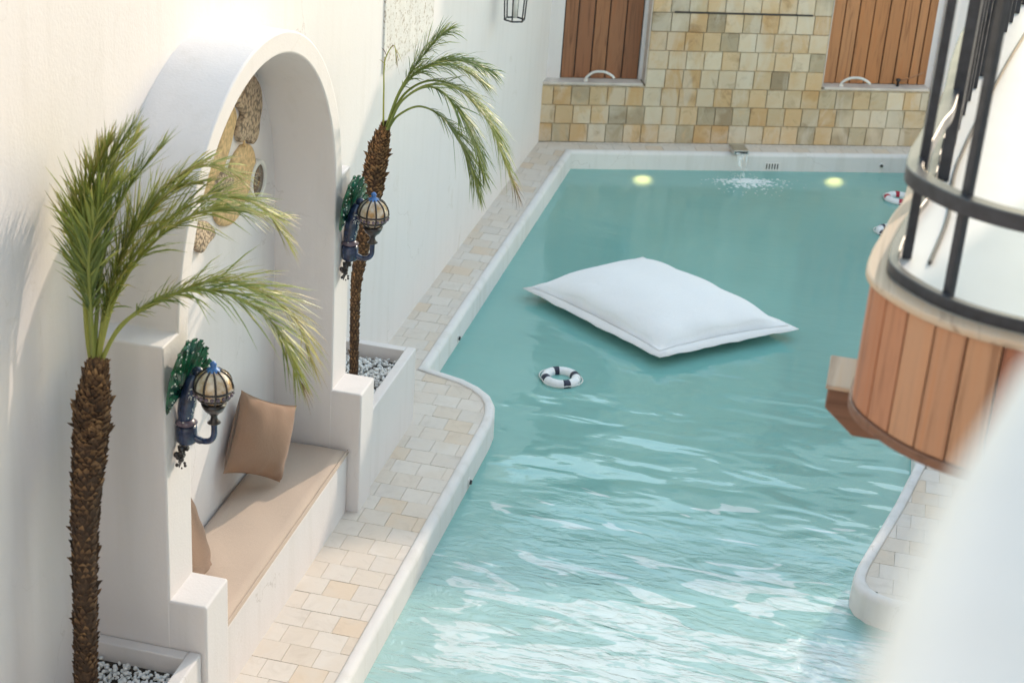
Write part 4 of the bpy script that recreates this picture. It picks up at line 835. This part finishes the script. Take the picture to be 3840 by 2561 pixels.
# fascia planks following the curve
A = OP(.045); seglen = [0]
for i in range(len(A)-1): seglen.append(seglen[-1]+(A[i+1]-A[i]).length)
def at_len(Q, s_):
    i = max(j for j in range(len(seglen)) if seglen[j] <= s_+1e-9); i = min(i, len(Q)-2); f = (s_-seglen[i])/max(1e-6, seglen[i+1]-seglen[i]); return Q[i].lerp(Q[i+1], f)
A2 = OP(.075); s_ = 0.0; rnd = random.Random(4)
while s_ < seglen[-1]-.1:
    wd_ = .088; n_ = 3; b = MB(); inn = [at_len(A, s_+.002+(wd_-.004)*q/n_) for q in range(n_+1)]; ou = [at_len(A2, s_+.002+(wd_-.004)*q/n_) for q in range(n_+1)]
    dd = rnd.uniform(-.002, .002); poly = [(p.x, p.y) for p in ou]+[(p.x, p.y) for p in inn[::-1]]
    b.prism(poly, lambda a, c, q: (a, c, q), 3.088+dd, 3.455); b.build('cladding_plank', M_FASC, bal, bevel=.003); s_ += wd_
b = MB(); ribbon(b, .03, .082, 3.055, 3.086); b.build('base_trim', M_BEAM, bal, bevel=.006)
# balusters
def rect_bar(p, ang, wt_, dp, z0, z1):
    c, s2 = math.cos(ang), math.sin(ang); b = MB()
    b.prism([(p[0]+c*a-s2*d_, p[1]+s2*a+c*d_) for a, d_ in ((-wt_/2, -dp/2), (wt_/2, -dp/2), (wt_/2, dp/2), (-wt_/2, dp/2))], lambda a, c2, q: (a, c2, q), z0, z1)
    b.build('baluster', M_BLACK, bal, bevel=.002)
bars = [(4.9, 4.115, 0), (4.55, 4.115, 0), (4.2, 4.12, 0), (3.86, 4.125, 0), (3.375, 4.235, -.75), (3.262, 4.49, -1.5)]
yb = 5.22
while yb < 8.0:
    k_ = min(range(len(PB)), key=lambda q: abs(PB[q].y-yb)+(9 if PB[q].x > 3.75 and PB[q].y < 4.6 else 0)); bars.append((PB[k_].x+.012, yb, -1.66)); yb += .19
for (x, y, an) in bars: rect_bar((x, y), an, .022, .036 if y > 4.6 else .026, 3.494, 4.5)
cb = thing('floor_line', (3.4, 5.5, 3.494), 'thin black cable running along the white balcony floor', 'line')
b = MB(); b.tube(smooth_path([(3.325, 4.46, 3.50), (3.375, 4.87, 3.50), (3.405, 5.41, 3.50), (3.57, 6.6, 3.50), (3.70, 7.4, 3.50)], 5), .006, 6); b.build('dark_line', M_IRON, cb)  # thin dark line along the floor, modelled as a round tube
# beam end under the balcony
bmx = thing('beam_end', (3.2, 4.75, 3.0), 'dark brown chamfered beam end jutting out under the rounded balcony', 'beam')
b = MB(); b.prism([(3.106, 2.91), (3.20, 2.83), (3.9, 2.83), (3.9, 2.975), (3.108, 2.975)], lambda a, c, d: (a, d, c), 4.66, 4.86); b.build('timber', M_BEAM, bmx, bevel=.006)
b = MB(); b.box(3.10, 3.9, 4.655, 4.88, 2.9755, 2.99); b.build('cap_board', M_WCAP, bmx, bevel=.004)
# ------------------------------------------------------------------ villa carrying the balcony
vl = thing('villa', (6.5, 7, 0), 'white villa block behind the balcony on the terrace side', 'house')
b = MB(); b.box(5.2, 10, -1.5, 9.3, -.1, 7.0); b.build('wall', M_WALL, vl)
b = MB(); b.box(5.1, 10.1, -1.6, 9.4, 7.002, 7.2)
b2_ = MB(); b2_.box(5.0, 9, 9.41, 12.65, -.1, 2.0); b2_.build('shade_wing', M_WALL, vl)  # unseen low wing, added to put part of the terrace in shade
b.build('roof', M_CAP, vl)
mh = thing('main_house', (2, -4, 0), 'tall white house behind the viewpoint terrace', 'house')
b = MB(); b.box(-3, 5.1, -8, -1.6, -.1, 6.6); b.build('wall', M_WALL, mh)
b = MB(); b.box(-3.1, 5.09, -8.1, -1.5, 6.602, 6.8); b.build('roof', M_CAP, mh)
# parapet close to the photographer
pp = [(3.045, -.6), (3.085, .1), (3.104, .35), (3.124, .50), (3.136, .583), (3.154, .678), (3.196, .84), (3.27, 1.0), (3.40, 1.14), (3.6, 1.22), (3.9, 1.25), (3.9, .9), (3.62, .86), (3.5, .72), (3.45, .4), (3.42, -.6)]
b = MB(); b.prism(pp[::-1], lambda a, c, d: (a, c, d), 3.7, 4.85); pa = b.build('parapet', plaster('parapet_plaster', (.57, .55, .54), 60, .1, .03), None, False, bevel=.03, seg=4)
tag(pa, 'white plaster parapet curving round the viewpoint terrace, strongly out of focus', 'parapet')
